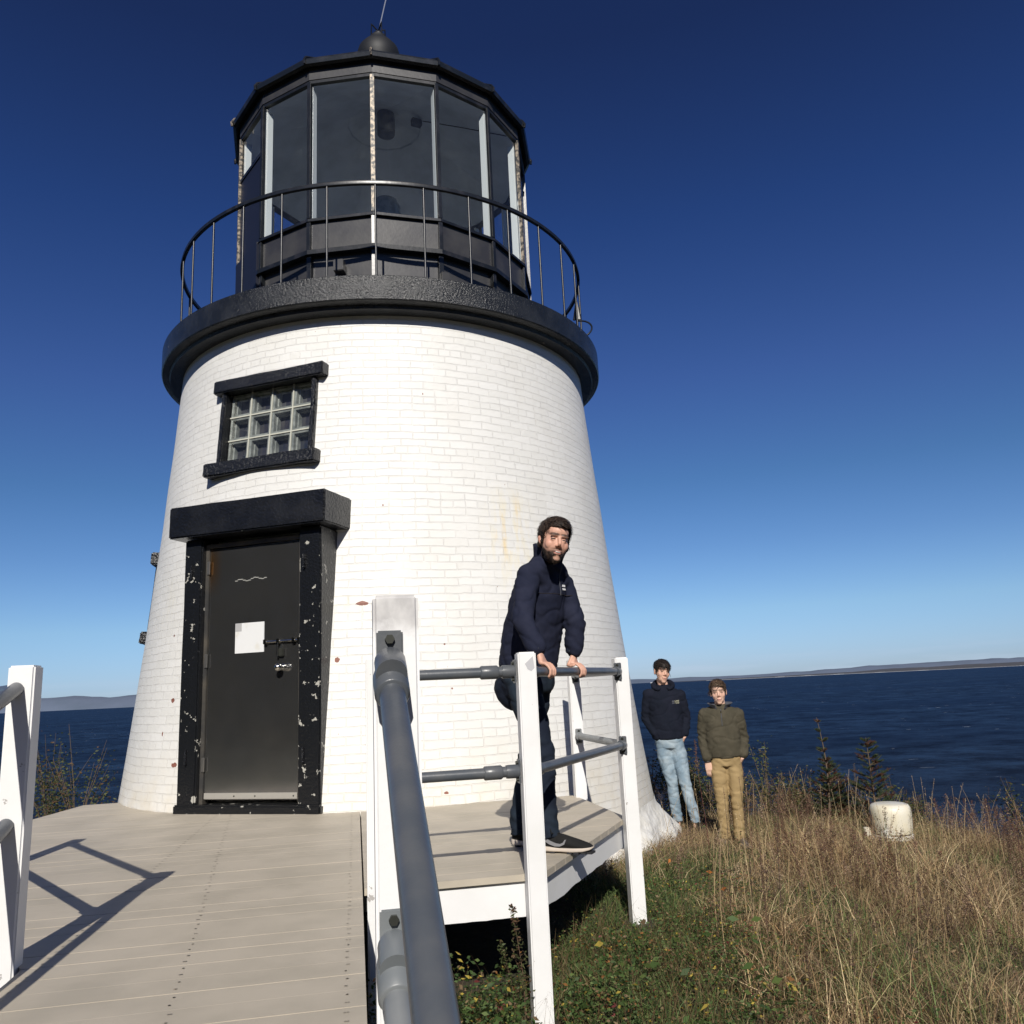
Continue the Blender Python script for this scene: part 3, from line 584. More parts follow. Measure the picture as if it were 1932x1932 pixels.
PA = Vector((-.665, 3.88, 0)); PM = Vector((.030, 4.035, 0)); PR = Vector((.652, 5.47, 0)); PB = Vector((.425, 6.70, 0)); PLf = Vector((-1.775, 3.02, 0)); PL2 = Vector((-2.86, 4.25, 0))
post1 = post(P1, -1.1, 1.030, .0885, mt_=M_post1)
postA = post(PA, -.9, 1.005); postM = post(PM, -.75, 1.006); postR = post(PR, -.78, 1.003); postB = post(PB, -.9, 1.04); postL = post(PLf, -.9, 1.0); post(PL2, -.9, 1.0)
postM['label'] = 'front corner post with a grey scuff near its top'
bm = bmesh.new(); v = [Vector((x, 0, z)) for x, z in ((-.012, .95), (.028, .985), (.034, .93), (.018, .915), (.0, .925), (-.006, .94))]
Fp = Matrix.Translation((PM.x, PM.y, 0)) @ Matrix.Rotation(RZD, 4, 'Z') @ Matrix.Translation((0, -.0448, 0)); bm.faces.new([bm.verts.new(Fp @ p) for p in v]); fin('scuff', bm, mat('grey_scuff', (.48, .48, .50), .7), postM)
# stair treads going down behind the viewpoint
bm = bmesh.new()
for k in range(4):
    s = -.86-.27*(k+1); plank(bm, -1.10, -.01, -1.10, -.01, s, s+.26, .035, z=-.17*(k+1))
fin('stair_treads', bm, M_deck, DK)
# pipe rails with floor flanges
def flange(p, out, par, mt_=M_pipe, w=.05, h=.115, r=.031, up=.0, hood=True, tilt=None):
    out = Vector(out).normalized(); side = Vector((-out.y, out.x, 0)); up_ = Vector((0, 0, 1)); p = Vector(p)
    Mx = Matrix(((side.x, out.x, 0, p.x), (side.y, out.y, 0, p.y), (side.z, out.z, 1, p.z), (0, 0, 0, 1)))
    bm = bmesh.new(); box(bm, (0, .004, 0), (w, .008, h), M4=Mx); bmesh.ops.bevel(bm, geom=list(bm.edges), offset=.0035, segments=2, affect='EDGES')
    d = Vector(tilt).normalized() if tilt is not None else out
    loft(bm, [p+out*.002, p+out*.010, p+out*.010+d*.045, p+out*.010+d*.055], [r*.92, r, r, r*.97], 20)
    f = fin('flange', bm, mt_, par, smooth=40)
    for s_ in (1, -1):
        bm = bmesh.new(); c_ = p+out*.008+up_*s_*(h/2-.017); loft(bm, [c_, c_+out*.010], .0095, 6); fin('bolt', bm, M_bolt, f)
    return f
def pipe(a, b, r=.0242, mt_=M_pipe, **k): return tubeobj('pipe_rail', [a, Vector(a).lerp(b, .5), b], r, mt_, DK, 20, **k)
# near hand rail, runs down the stairs beside the camera
a = Vector((P1.x-.004, P1.y-.047, .872)); dr_ = Vector((.21, -1, -.49)).normalized()
pn = pipe(a+dr_*.03, a+dr_*3.2, .0242, label='thick dark grey hand rail coming down towards the viewer')
FNT = -Vector((D2.x, D2.y, 0))
flange(a+Vector((0, 0, .028)), FNT, pn, h=.12, w=.051, r=.030, tilt=dr_)
bm = bmesh.new(); loft(bm, [a+dr_*-.01+Vector((0, 0, .012)), a+dr_*.02+Vector((0, 0, .006)), a+dr_*.075, a+dr_*.080], [.027, .0335, .0325, .029], 24); fin('socket', bm, M_pipe, pn, smooth=50)
a2 = a-Vector((0, 0, .50)); pn2 = pipe(a2+dr_*.03, a2+dr_*3.0, .0242, M_galv, label='pale grey lower rail of the stair')
flange(a2+Vector((0, 0, .028)), FNT, pn2, M_galv, h=.12, w=.051, r=.030, tilt=dr_)
bm = bmesh.new(); loft(bm, [a2+dr_*-.01+Vector((0, 0, .012)), a2+dr_*.02+Vector((0, 0, .006)), a2+dr_*.085, a2+dr_*.090], [.027, .0335, .0325, .029], 24); fin('socket', bm, M_galv, pn2, smooth=50)
def span(A, B, z, mt_=M_pipe, joint=True, fa=True, fb=True):
    A = Vector((A.x, A.y, z)); B = Vector((B.x, B.y, z)); d = (B-A).normalized(); A2, B2 = A+d*.052, B-d*.052
    pr = pipe(A2+d*.01, B2-d*.01, .0242, mt_)
    if fa: flange(A2, d, pr, mt_, h=.11)
    if fb:
        flange(B2, -d, pr, mt_, h=.11)
        if joint:
            bm = bmesh.new(); loft(bm, [B2-d*.17, B2-d*.165, B2-d*.09, B2-d*.082], [.028, .032, .032, .026], 20); box(bm, B2-d*.045, (.075, .014, .04), math.atan2(d.y, d.x)); fin('swivel_joint', bm, mt_, pr, smooth=40)
    return pr
for z_ in (.918, .462):
    span(PA, PM, z_); span(PM, PR, z_-.004, joint=False); span(PR, PB, z_ if z_ > .6 else .455, joint=False, mt_=M_galv if z_ < .6 else M_pipe)
    span(PLf, PL2, z_, joint=False)
M_RAILA, M_RAILB = Vector((PM.x, PM.y, .914)), Vector((PR.x, PR.y, .914))
for z_ in (.918, .462):
    pipe(Vector((PLf.x, PLf.y-.05, z_)), Vector((PLf.x+.42, PLf.y-2.0, z_-.6)))
# ------------------------------------------------------------------ people
def remesh(bm, voxel, smooth_it=2):
    me = bpy.data.meshes.new('tmp'); bmesh.ops.recalc_face_normals(bm, faces=bm.faces); bm.to_mesh(me); bm.free()
    o = bpy.data.objects.new('tmp', me); COL.objects.link(o)
    md = o.modifiers.new('r', 'REMESH'); md.mode = 'VOXEL'; md.voxel_size = voxel
    if smooth_it: sm = o.modifiers.new('s', 'SMOOTH'); sm.factor = .5; sm.iterations = smooth_it
    dg = bpy.context.evaluated_depsgraph_get(); ev = o.evaluated_get(dg); out = bpy.data.meshes.new_from_object(ev)
    bpy.data.objects.remove(o); bpy.data.meshes.remove(me); out.materials.clear(); return out
def setcol(me, C):
    a = me.color_attributes.new('Col', 'FLOAT_COLOR', 'POINT'); c4 = np.ones((len(me.vertices), 4), np.float32); c4[:, :3] = C; a.data.foreach_set('color', c4.ravel())
def getv(me): v = np.empty(len(me.vertices)*3, np.float32); me.vertices.foreach_get('co', v); return v.reshape(-1, 3).astype(float)
def getn(me): v = np.empty(len(me.vertices)*3, np.float32); me.vertices.foreach_get('normal', v); return v.reshape(-1, 3).astype(float)
def vnoise(V, f, s=0): return np.array([noise.noise(Vector((p[0]*f[0]+s, p[1]*f[1], p[2]*f[2]))) for p in V])
def wrinkle(me, amp=.006, f=(9, 9, 20), s=0, extra=None):
    V, Nn = getv(me), getn(me); d = amp*vnoise(V, f, s)+amp*.5*vnoise(V, tuple(2.3*q for q in f), s+7)
    d = d - amp*.9*np.clip(1-np.abs(vnoise(V, (f[0]*.8, f[1]*.8, f[2]*.9), s+20))*7, 0, 1)
    if extra is not None: d = d+extra(V)
    me.vertices.foreach_set('co', (V+Nn*d[:, None]).astype(np.float32).ravel()); me.update()
def gs(L_, c, s): return np.exp(-(((L_-np.array(c))/np.array(s))**2).sum(1))
M_skin = mat_attr('skin', .5, bs=60, bstr=.08, bd=.001, spec=.4)
def mat_cloth(name, c, c2, rough=.9, bs=220, bstr=.5, bd=.0015, vs=6): return mat(name, c, rough, c2=c2, vs=vs, bs=bs, bstr=bstr, bd=bd, spec=.2)
M_fleece = mat_cloth('navy_fleece', (.013, .016, .034), (.020, .023, .044), vs=12); M_fleece_in = mat_cloth('grey_lining', (.09, .10, .10), (.07, .08, .08))
M_hoodie = mat_cloth('dark_navy_hoodie', (.0055, .008, .016), (.009, .011, .021)); M_olive = mat_cloth('olive_fleece', (.058, .052, .036), (.075, .066, .046), vs=14)
M_jeansd = mat_cloth('dark_denim', (.009, .013, .025), (.022, .034, .048), vs=4); M_jeansl = mat_cloth('light_denim', (.20, .275, .34), (.33, .40, .45), vs=9)
M_khaki = mat_cloth('khaki_cotton', (.36, .26, .13), (.30, .215, .105), vs=4); M_shoeb = mat_cloth('black_mesh_shoe', (.012, .012, .012), (.02, .02, .02), bs=300)
M_sole = mat('cream_sole', (.66, .58, .50), .5); M_out = mat('dark_outsole', (.025, .025, .028), .7); M_logo = mat('grey_print', (.22, .22, .23), .5); M_print = mat('white_print', (.7, .7, .7), .6); M_gold = mat('cream_print', (.6, .58, .42), .6)
M_gshoe = mat_cloth('grey_suede_shoe', (.20, .17, .15), (.15, .13, .12)); M_band = mat('dark_wristband', (.02, .015, .015), .6); M_collg = mat_cloth('slate_collar', (.10, .105, .125), (.085, .09, .11))
M_eye = mat('eye', (.025, .018, .015), .5); M_teeth = mat('teeth', (.6, .56, .5), .3)
def mat_hair(name, c, c2):
    mt, nt, P = nodes(name); oc = N(nt, 'TexCoord').outputs['Object']; P.inputs['Roughness'].default_value = .55; P.inputs['Specular IOR Level'].default_value = .25
    f = ramp_(nt, noise_(nt, scaled(nt, oc, (60, 60, 25)), 1.5, 4), .4, .65); L(nt, mixc(nt, f, c, c2), P.inputs['Base Color']); bump_(nt, P, noise_(nt, scaled(nt, oc, (110, 110, 35)), 1.5, 3), .7, .004); return mt
def finger(bm, pts, r0=.0088, r1=.0068):
    n_ = len(pts); loft(bm, pts, [r0+(r1-r0)*i/(n_-1) for i in range(n_)], 10); ell(bm, pts[-1], (r1,)*3, u=10, v=8); ell(bm, pts[0], (r0*1.1,)*3, u=10, v=8)
def grip_hand(bm, rc, ax, out, wrist, thumb_s, R0=.0242):
    """right or left hand closed on a rail: rc point on the rail axis, ax rail direction, out the far side; thumb_s = side of the thumb along ax"""
    up = Vector((0, 0, 1)); ax = Vector(ax).normalized(); out = Vector(out).normalized(); rr_ = R0+.0095
    def pt(off, deg, r=rr_): a = R(deg); return rc+ax*off+(out*math.sin(a)+up*math.cos(a))*r
    ks = []
    for i, (off, end) in enumerate(((.033, 142), (.0105, 158), (-.0115, 152), (-.032, 138))):
        off *= thumb_s; kn = pt(off*.95, -22, rr_+.014); ks.append(kn)
        finger(bm, [kn, pt(off, 8, rr_+.007), pt(off, 42), pt(off*1.02, 78), pt(off*1.02, 112), pt(off*1.0, end)], .0088, .0072)
    for kn in ks: loft(bm, [kn, kn.lerp(wrist, .5), wrist], [(.013, .012), (.016, .014), (.018, .015)], 10)
    loft(bm, [wrist, (ks[1]+ks[2])/2+up*-.002], [(.026, .019), (.036, .014)], 14, ref=ax)
    b = wrist.lerp(ks[0], .25)+ax*thumb_s*.012
    finger(bm, [b, pt(.050*thumb_s, -48, rr_+.018), pt(.062*thumb_s, -30, rr_+.004), pt(.068*thumb_s, 5, rr_+.001)], .0125, .0085)
def hang_hand(bm, wrist, dirv, fwd, side, s=1.):
    """relaxed hand: dirv down the hand, fwd palm-curl direction, side towards the thumb"""
    dirv, fwd, side = [Vector(v).normalized() for v in (dirv, fwd, side)]
    k = wrist+dirv*.085*s; loft(bm, [wrist, wrist+dirv*.04*s, k], [(.024*s, .018*s), (.036*s, .015*s), (.037*s, .013*s)], 14, ref=side)
    for i, (o, l) in enumerate(((.028, .075), (.010, .085), (-.009, .078), (-.026, .062))):
        b = k+side*o*s; p1 = b+dirv*l*.45*s+fwd*.008*s; p2 = p1+(dirv*.75+fwd*.6)*l*.32*s; p3 = p2+(dirv*.4+fwd*.8)*l*.26*s; finger(bm, [b, p1, p2, p3], .0092*s, .0072*s)
    b = wrist+dirv*.028*s+side*.022*s; finger(bm, [b, b+dirv*.03*s+side*.016*s+fwd*.01*s, b+dirv*.06*s+side*.018*s+fwd*.022*s], .0115*s, .0085*s)
def head_into(bm, c, Rh, s):
    def p(x, y, z): return c+Rh @ (Vector((x, y, z))*s)
    def e(x, y, z, rx, ry, rz): ell(bm, p(x, y, z), (rx*s, ry*s, rz*s), Rh)
    e(0, .018, .035, .076, .094, .080); e(0, -.026, -.018, .066, .066, .088); e(0, -.034, -.068, .050, .052, .044); e(0, -.072, -.098, .026, .021, .020); e(0, -.072, -.082, .030, .022, .018); e(0, -.02, -.085, .045, .05, .03)
    e(0, -.045, .045, .058, .052, .045)
    for q in (-1, 1):
        e(q*.036, -.056, -.024, .028, .024, .030); e(q*.026, -.085, .024, .026, .013, .009); e(q*.077, .008, -.012, .009, .020, .031); e(q*.080, .014, .006, .009, .015, .014); e(q*.030, -.080, .002, .013, .011, .010); e(q*.0115, -.098, -.031, .0075, .009, .0065)
    loft(bm, [p(0, -.080, .022), p(0, -.098, .0), p(0, -.109, -.021), p(0, -.104, -.030)], [.009*s, .0088*s, .0100*s, .0075*s], 10)
    e(0, -.094, -.058, .024, .010, .006); e(0, -.092, -.070, .021, .010, .0075)
def head_paint(L_, skin, lip, brow=None, stub=None):
    C = np.tile(np.array(skin), (len(L_), 1)); red = gs(L_, (0, -.11, -.03), (.02, .03, .02))*.35+gs(L_, (.045, -.07, -.02), (.028, .04, .025))*.35+gs(L_, (-.045, -.07, -.02), (.028, .04, .025))*.35+gs(L_, (.082, .01, -.01), (.012, .03, .04))*.4+gs(L_, (-.082, .01, -.01), (.012, .03, .04))*.4
    C = C*(1-red[:, None]*np.array([.05, .28, .3]))
    lp = np.clip((gs(L_, (0, -.10, -.064), (.026, .03, .011))-.35)*3, 0, 1)[:, None]; C = C*(1-lp)+np.array(lip)*lp
    if brow is not None:
        b_ = np.clip((np.maximum(gs(L_, (.031, -.095, .029), (.025, .035, .0065)), gs(L_, (-.031, -.095, .029), (.025, .035, .0070)))-.18)*4, 0, .9)[:, None]; C = C*(1-b_)+np.array(brow)*b_
    if stub is not None: f = stub(L_)[:, None]; C = C*(1-f)+np.array(brow)*f
    ns = gs(L_, (.012, -.108, -.040), (.006, .01, .004))+gs(L_, (-.012, -.108, -.040), (.006, .01, .004)); C = C*(1-.25*np.clip(ns, 0, 1)[:, None])
    return C
def shell(name, me, L_, Rh, s, pred, thick, mt_, par, rough_=.004, f=(60, 60, 60), lift=None):
    """layer lying on the head where pred>0 (hair, beard)"""
    V, Nn = getv(me), getn(me); h = pred(L_); near = np.abs(L_).max(1) < .2; keep = (h > 0) & near
    fc = []; 
    for pl in me.polygons:
        vs_ = pl.vertices
        if all(keep[i] for i in vs_): fc.append(tuple(vs_))
    ids = sorted({i for f_ in fc for i in f_}); mp_ = {i: j for j, i in enumerate(ids)}
    VV = V[ids]; LL = L_[ids]; t = np.clip(h[ids]/.018, 0, 1)**.6*thick*s*(1 if name == 'beard' else .28+.72*smooth(.0, .085, LL[:, 2]))
    d = t*(1+.0)+np.abs(vnoise(LL, f, 3))*rough_*np.clip(h[ids]/.01, 0, 1)+.0012
    out = VV+Nn[ids]*d[:, None]
    if lift is not None: out = out+np.array([list(Rh @ Vector(q)) for q in lift(LL)])*s
    m2_ = bpy.data.meshes.new(name); m2_.from_pydata([tuple(v) for v in out], [], [tuple(mp_[i] for i in f_) for f_ in fc]); m2_.update()
    o = link(name, m2_, mt_, par, True); so_ = o.modifiers.new('solid', 'SOLIDIFY'); so_.thickness = .006; so_.offset = -1
    return o, out, LL, Nn[ids], h[ids]
def strands(name, pts, nrm, dirs, ln, w, mt_, par, curl=.3):
    V_ = []; F_ = []
    for p, n_, d in zip(pts, nrm, dirs):
        p = Vector(p); n_ = Vector(n_); d = (Vector(d)-n_*Vector(d).dot(n_))
        if d.length < 1e-4: continue
        d.normalize(); s_ = n_.cross(d).normalized(); l = ln*random.uniform(.6, 1.3); jit = s_*random.uniform(-.3, .3)
        q0 = p; q1 = p+(d+jit)*l*.5+n_*l*.09; q2 = p+(d+jit*1.6)*l-n_*l*.02; b = len(V_)
        for q, ww in ((q0, w), (q1, w*.9), (q2, w*.15)): V_ += [q-s_*ww, q+s_*ww]
        F_ += [(b, b+1, b+3, b+2), (b+2, b+3, b+5, b+4)]
    m_ = bpy.data.meshes.new(name); m_.from_pydata([tuple(v) for v in V_], [], F_); m_.update(); return link(name, m_, mt_, par, True)
def arm_sleeve(bm, pts, rs, seg=16): loft(bm, pts, rs, seg); [ell(bm, p, (r*.98,)*3, u=14, v=10) for p, r in zip(pts[1:-1], rs[1:-1])]
def shoe(name, heel, dirv, ln, w, par, mu, ms, mo, hgt=.075, logo=False, pitch=0):
    d = Vector(dirv).normalized(); sd_ = Vector((d.y, -d.x, 0)); heel = Vector(heel)
    def q(a, z): return heel+d*a*ln+Vector((0, 0, z+pitch*a*ln))
    bm = bmesh.new(); loft(bm, [q(.0, .035), q(.05, .042), q(.22, .052), q(.45, .050), q(.70, .040), q(.90, .030), q(.985, .024)], [(w*.28, .02), (w*.38, hgt*.48), (w*.42, hgt*.58), (w*.46, hgt*.50), (w*.5, hgt*.33), (w*.40, hgt*.22), (w*.18, .010)], 18, ref=sd_)
    loft(bm, [q(.17, .05), q(.15, .10), q(.14, .125)], [(w*.42, ln*.15), (w*.40, ln*.14), (w*.42, ln*.15)], 16, ref=sd_)
    u = link(name, remesh(bm, .005, 3), mu, par, True)
    bm = bmesh.new(); rows = []
    for a, ww, zt, zb in ((-.01, .30, .034, .006), (.03, .40, .036, .002), (.2, .45, .030, 0), (.45, .43, .024, .001), (.68, .52, .026, .0), (.85, .47, .028, .004), (.96, .30, .030, .012), (1.0, .12, .032, .02)):
        rows.append([bm.verts.new(q(a, z)+sd_*x*w*ww) for x, z in ((-1.02, zt), (-1.05, (zt+zb)/2), (-.95, zb+.006), (.95, zb+.006), (1.05, (zt+zb)/2), (1.02, zt))])
    for a, b in zip(rows, rows[1:]):
        for k in range(6): bm.faces.new((a[k], b[k], b[(k+1) % 6], a[(k+1) % 6]))
    bm.faces.new(rows[0]); bm.faces.new(rows[-1][::-1]); fin('sole', bm, ms, u, smooth=60)
    bm = bmesh.new()
    for a, ww in ((.12, .42), (.3, .40), (.62, .48), (.74, .5), (.86, .42), (.95, .28)): box(bm, q(a, .003), (ln*.085, w*2*ww, .010), math.atan2(d.y, d.x))
    fin('tread', bm, mo, u)
    bm = bmesh.new()
    for k in range(5): a = .28+.085*k; loft(bm, [q(a, .098-.012*k)+sd_*w*.26, q(a+.03, .106-.013*k), q(a, .098-.012*k)-sd_*w*.26], .0028, 6)
    loft(bm, [q(.27, .103)+sd_*.01, q(.30, .118)+sd_*.05, q(.36, .100)+sd_*.075, q(.33, .096)+sd_*.03, q(.28, .100)], .0026, 6); fin('laces', bm, mu, u)
    if logo:
        bm = bmesh.new(); pts_ = [(.0, .058), (.035, .040), (.07, .030), (.10, .030), (.125, .040), (.135, .062), (.128, .062), (.118, .049), (.10, .042), (.075, .045), (.04, .056), (.008, .072)]
        V_ = [heel+d*(.045+x*.95)+sd_*(w*.475+.004-.12*max(0, z-.035)-.04*abs(x-.07))+Vector((0, 0, z+.004)) for x, z in pts_]
        cc = V_; 
        n_ = len(cc)//2
        vv = [bm.verts.new(p) for p in cc]
        for i in range(n_-1): bm.faces.new((vv[i], vv[i+1], vv[2*n_-2-i], vv[2*n_-1-i]))
        r_ = bmesh.ops.extrude_face_region(bm, geom=list(bm.faces)); bmesh.ops.translate(bm, vec=sd_*-.02, verts=[g for g in r_['geom'] if isinstance(g, bmesh.types.BMVert)]); fin('swoosh', bm, M_logo, u)
    return u
def collar(name, c, n_, side, r, h, flare, mt_, par, gap=.35, lean=0, thick=.004):
    """standing collar open at the front"""
    n_ = Vector(n_).normalized(); side = Vector(side).normalized(); f = side.cross(n_).normalized(); bm = bmesh.new(); rows = []
    for k in range(25):
        a = gap+(2*math.pi-2*gap)*k/24; dirv = f*math.cos(a)+side*math.sin(a); row = []
        for t in np.linspace(0, 1, 5):
            rr_ = r+flare*t**1.5; row.append(bm.verts.new(Vector(c)+dirv*rr_*(1+.10*abs(math.cos(a)))+n_*(h*t*(1-.12*math.cos(a)))+f*lean*t))
        rows.append(row)
    for a, b in zip(rows, rows[1:]):
        for k in range(4): bm.faces.new((a[k], b[k], b[k+1], a[k+1]))
    o = fin(name, bm, mt_, par, smooth='all'); md = o.modifiers.new('s', 'SOLIDIFY'); md.thickness = thick; md.offset = 0; return o
def textmesh(name, s, size, Mx, mt_, par):
    cu = bpy.data.curves.new(name, 'FONT'); cu.body = s; cu.size = size; cu.extrude = .0006; o = bpy.data.objects.new('tmp', cu); COL.objects.link(o)
    me = bpy.data.meshes.new_from_object(o.evaluated_get(bpy.context.evaluated_depsgraph_get())); bpy.data.objects.remove(o); me.transform(Mx); me.materials.clear(); return link(name, me, mt_, par)
def yawpr(yaw, pitch, roll): return Matrix.Rotation(R(yaw), 3, 'Z') @ Matrix.Rotation(R(pitch), 3, 'X') @ Matrix.Rotation(R(roll), 3, 'Y')
def face_bits(c, Rh, s, par, smile='closed', squint=.0050):
    def p(x, y, z): return c+Rh @ (Vector((x, y, z))*s)
    for q in (-1, 1):
        bm = bmesh.new(); ell(bm, p(q*.0305, -.0838, .0035), (.0135*s, .0045*s, squint*s*.8), Rh @ Matrix.Rotation(R(q*4), 3, 'Y')); fin('eye', bm, M_eye, par, smooth='all')
    bm = bmesh.new(); pts_ = [p(x*.026, -.0995+.012*x*x, -.0655+.006*x*x) for x in np.linspace(-1, 1, 9)]
    loft(bm, pts_, [.0008*s]+[.0017*s]*7+[.0008*s], 8); fin('mouth_line', bm, mat('mouth_shadow', (.10, .03, .025), .5) if 'mouth_shadow' not in bpy.data.materials else bpy.data.materials['mouth_shadow'], par, smooth='all')
    if smile == 'teeth':
        bm = bmesh.new(); loft(bm, [p(x*.021, -.1022+.014*x*x, -.0640+.008*x*x) for x in np.linspace(-1, 1, 7)], [.001*s]+[.0032*s]*5+[.001*s], 8); fin('teeth', bm, M_teeth, par, smooth='all')
def body(root, c, Rh, s, voxel, limbs, paint, neck):
    bm = bmesh.new(); head_into(bm, c, Rh, s)
    loft(bm, neck, [.052*s, .054*s, .062*s], 16)
    for pts_, rs_ in limbs['tubes']: loft(bm, pts_, rs_, 14)
    for h in limbs['hands']: h(bm)
    me = remesh(bm, voxel, 4); V = getv(me); Ri = np.array(Rh.inverted()); L_ = (V-np.array(c)) @ Ri.T/s
    Nn = getn(me); near = np.abs(L_).max(1) < .2
    push = (gs(L_, (.0305, -.088, .006), (.017, .03, .010))+gs(L_, (-.0305, -.088, .006), (.017, .03, .010)))*.0040+gs(L_, (0, -.10, -.0645), (.022, .02, .0035))*.003
    fd = np.array(Rh @ Vector((0, 1, 0))); V = V+fd[None]*(push*near*s)[:, None]; me.vertices.foreach_set('co', V.astype(np.float32).ravel()); me.update()
    L_ = (V-np.array(c)) @ Ri.T/s; L_[~near] = 9
    setcol(me, paint(L_)); b = link('body', me, M_skin, root, True); return b, me, L_
def hairline(front, side=-.012, back=-.075, part=0.):
    def f(L_):
        x, y, z = L_.T; ln = np.interp(y, [-.2, -.065, -.035, -.012, .03, .07, .2], [front, front, front-.018, side, side-.012, back, back])
        ln = ln+np.where(y < -.03, -part*x, 0); e = ((np.abs(x) > .079) & (y < .035) & (z < .03)); return np.where(e, -1, z-ln)
    return f
# ---- man leaning on the rail
def man():
    root = empty('person', (.05, 4.7, 0), label='bearded man in a navy fleece leaning on the landing rail', cat='person')
    f = Vector((.90, -.42, 0)).normalized(); l = Vector((-f.y, f.x, 0))
    c = Vector((.222, 4.46, 1.612)); Rh = yawpr(15, 6, 0) @ Matrix.Rotation(R(11), 3, 'Y'); s = 1.03
    sh = [Vector((.070, 4.45, 1.425)), Vector((.270, 4.74, 1.405))]; eb = [Vector((.028, 4.345, 1.19)), Vector((.332, 4.72, 1.175))]
    ra = (M_RAILB-M_RAILA).normalized(); ro = Vector((ra.y, -ra.x, 0))
    def rp(y): t = (y-M_RAILA.y)/ra.y; return M_RAILA+ra*t
    hr, hl = rp(4.285), rp(4.72); wr = [hr-ro*.035+Vector((0, 0, .094))-ra*.0, hl-ro*.025+Vector((0, 0, .098))+ra*.01]
    hips = [Vector((.0, 4.66, .90)), Vector((.09, 4.83, .90))]; kn = [Vector((.105, 4.60, .49)), Vector((.045, 4.80, .49))]; an = [Vector((.085, 4.585, .10)), Vector((-.035, 4.775, .10))]
    tubes = [([Vector((.05, 4.74, .9)), Vector((.09, 4.70, 1.2)), Vector((.15, 4.62, 1.42))], [.08, .08, .07])]
    for i in (0, 1):
        tubes += [([Vector((.15, 4.6, 1.42)), sh[i], eb[i], wr[i]], [.04, .04, .032, .024]), ([Vector((.05, 4.74, .92)), hips[i], kn[i], an[i], an[i]-Vector((0, 0, .05))], [.06, .06, .05, .035, .03]), ([an[i]-Vector((0, 0, .04)), an[i]+f*.1-Vector((0, 0, .05))], [.028, .02])]
    hands = [lambda bm: grip_hand(bm, hr, ra, ro, wr[0], 1), lambda bm: grip_hand(bm, hl, ra, ro, wr[1], -1)]
    brow = (.022, .014, .010)
    def stub(L_): 
        x, y, z = L_.T; ln = np.interp(y, [-.12, -.09, -.06, -.03, 0, .03], [-.048, -.047, -.052, -.036, -.005, -.03]); m_ = np.clip((ln-z)/.012, 0, 1)*np.clip((.035-y)/.02, 0, 1)*(z > -.16)
        lipz = np.clip((gs(L_, (0, -.10, -.066), (.024, .04, .010))-.3)*4, 0, 1); chin = np.clip(gs(L_, (0, -.10, -.092), (.02, .04, .014))*1.1, 0, .75); mo = np.clip(gs(L_, (0, -.10, -.0475), (.030, .04, .0065))*1.1, 0, .72); return np.clip(np.maximum(m_*(1-lipz)*(1-chin)*.80, mo), 0, .8)
    b, me, L_ = body(root, c, Rh, s, .0038, dict(tubes=tubes, hands=hands), lambda q: head_paint(q, (.62, .355, .26), (.50, .20, .17), brow, stub), [c+Rh @ Vector((0, .02, -.06)), Vector((.19, 4.535, 1.55)), Vector((.165, 4.59, 1.47))])
    face_bits(c, Rh, s, b, 'teeth')
    mh = mat_hair('dark_brown_hair', (.014, .009, .007), (.065, .043, .031))
    hf = hairline(.062, -.02, -.07, -.05); hair, pts_, LL, Nn, hh = shell('hair', me, L_, Rh, s, hf, .017, mh, root, .004, lift=lambda LL: np.stack([.010*gs(LL, (.0, -.06, .09), (.07, .05, .035)), -.012*gs(LL, (.02, -.07, .085), (.05, .04, .03)), .010*gs(LL, (0, -.05, .10), (.06, .06, .04))], 1))
    k = rng.choice(np.where(hh > .004)[0], 1100); dirs = [Rh @ Vector((.5+.2*random.random(), -.55 if LL[i][1] < 0 else .3, -.15-.5*(abs(LL[i][0]) > .05))) for i in k]; strands('hair_strands', pts_[k]+Nn[k]*.001, Nn[k], dirs, .028, .0018, mh, hair)
    def beard(L_): return np.where((stub(L_) > .45) & ((L_[:, 2] < -.062) | (L_[:, 1] > -.055)), .012, -1)
    bd, pts_, LL, Nn, hh = shell('beard', me, L_, Rh, s, beard, .0015, mh, root, .002, (90, 90, 90))
    k = rng.choice(len(pts_), 900); strands('beard_hairs', pts_[k], Nn[k]*.5+np.array([[0, 0, -.3]]), [Rh @ Vector((0, -.1, -1)) for i in k], .010, .0009, mh, bd)
    # fleece
    bm = bmesh.new(); loft(bm, [(.045, 4.745, .925), (.048, 4.742, .95), (.058, 4.735, 1.02), (.085, 4.71, 1.15), (.115, 4.675, 1.28), (.138, 4.635, 1.38), (.158, 4.60, 1.46), (.178, 4.565, 1.52), (.188, 4.55, 1.545)],
         [(.150, .138), (.178, .160), (.188, .166), (.190, .160), (.200, .150), (.195, .135), (.150, .105), (.085, .08), (.072, .072)], 28, ref=l)
    for i in (0, 1):
        w_ = wr[i]+(eb[i]-wr[i]).normalized()*.012; arm_sleeve(bm, [Vector((.15, 4.6, 1.42)).lerp(sh[i], .55), sh[i], sh[i].lerp(eb[i], .5), eb[i], eb[i].lerp(w_, .55), w_.lerp(eb[i], .12), w_], [.080, .070, .064, .058, .056, .053, .042])
    loft(bm, [Vector((.19, 4.545, 1.50)), Vector((.13, 4.50, 1.475)), sh[0]], [.07, .062, .055], 14); loft(bm, [Vector((.19, 4.545, 1.50)), Vector((.235, 4.64, 1.47)), sh[1]], [.07, .062, .055], 14)
    me2 = remesh(bm, .009, 3)
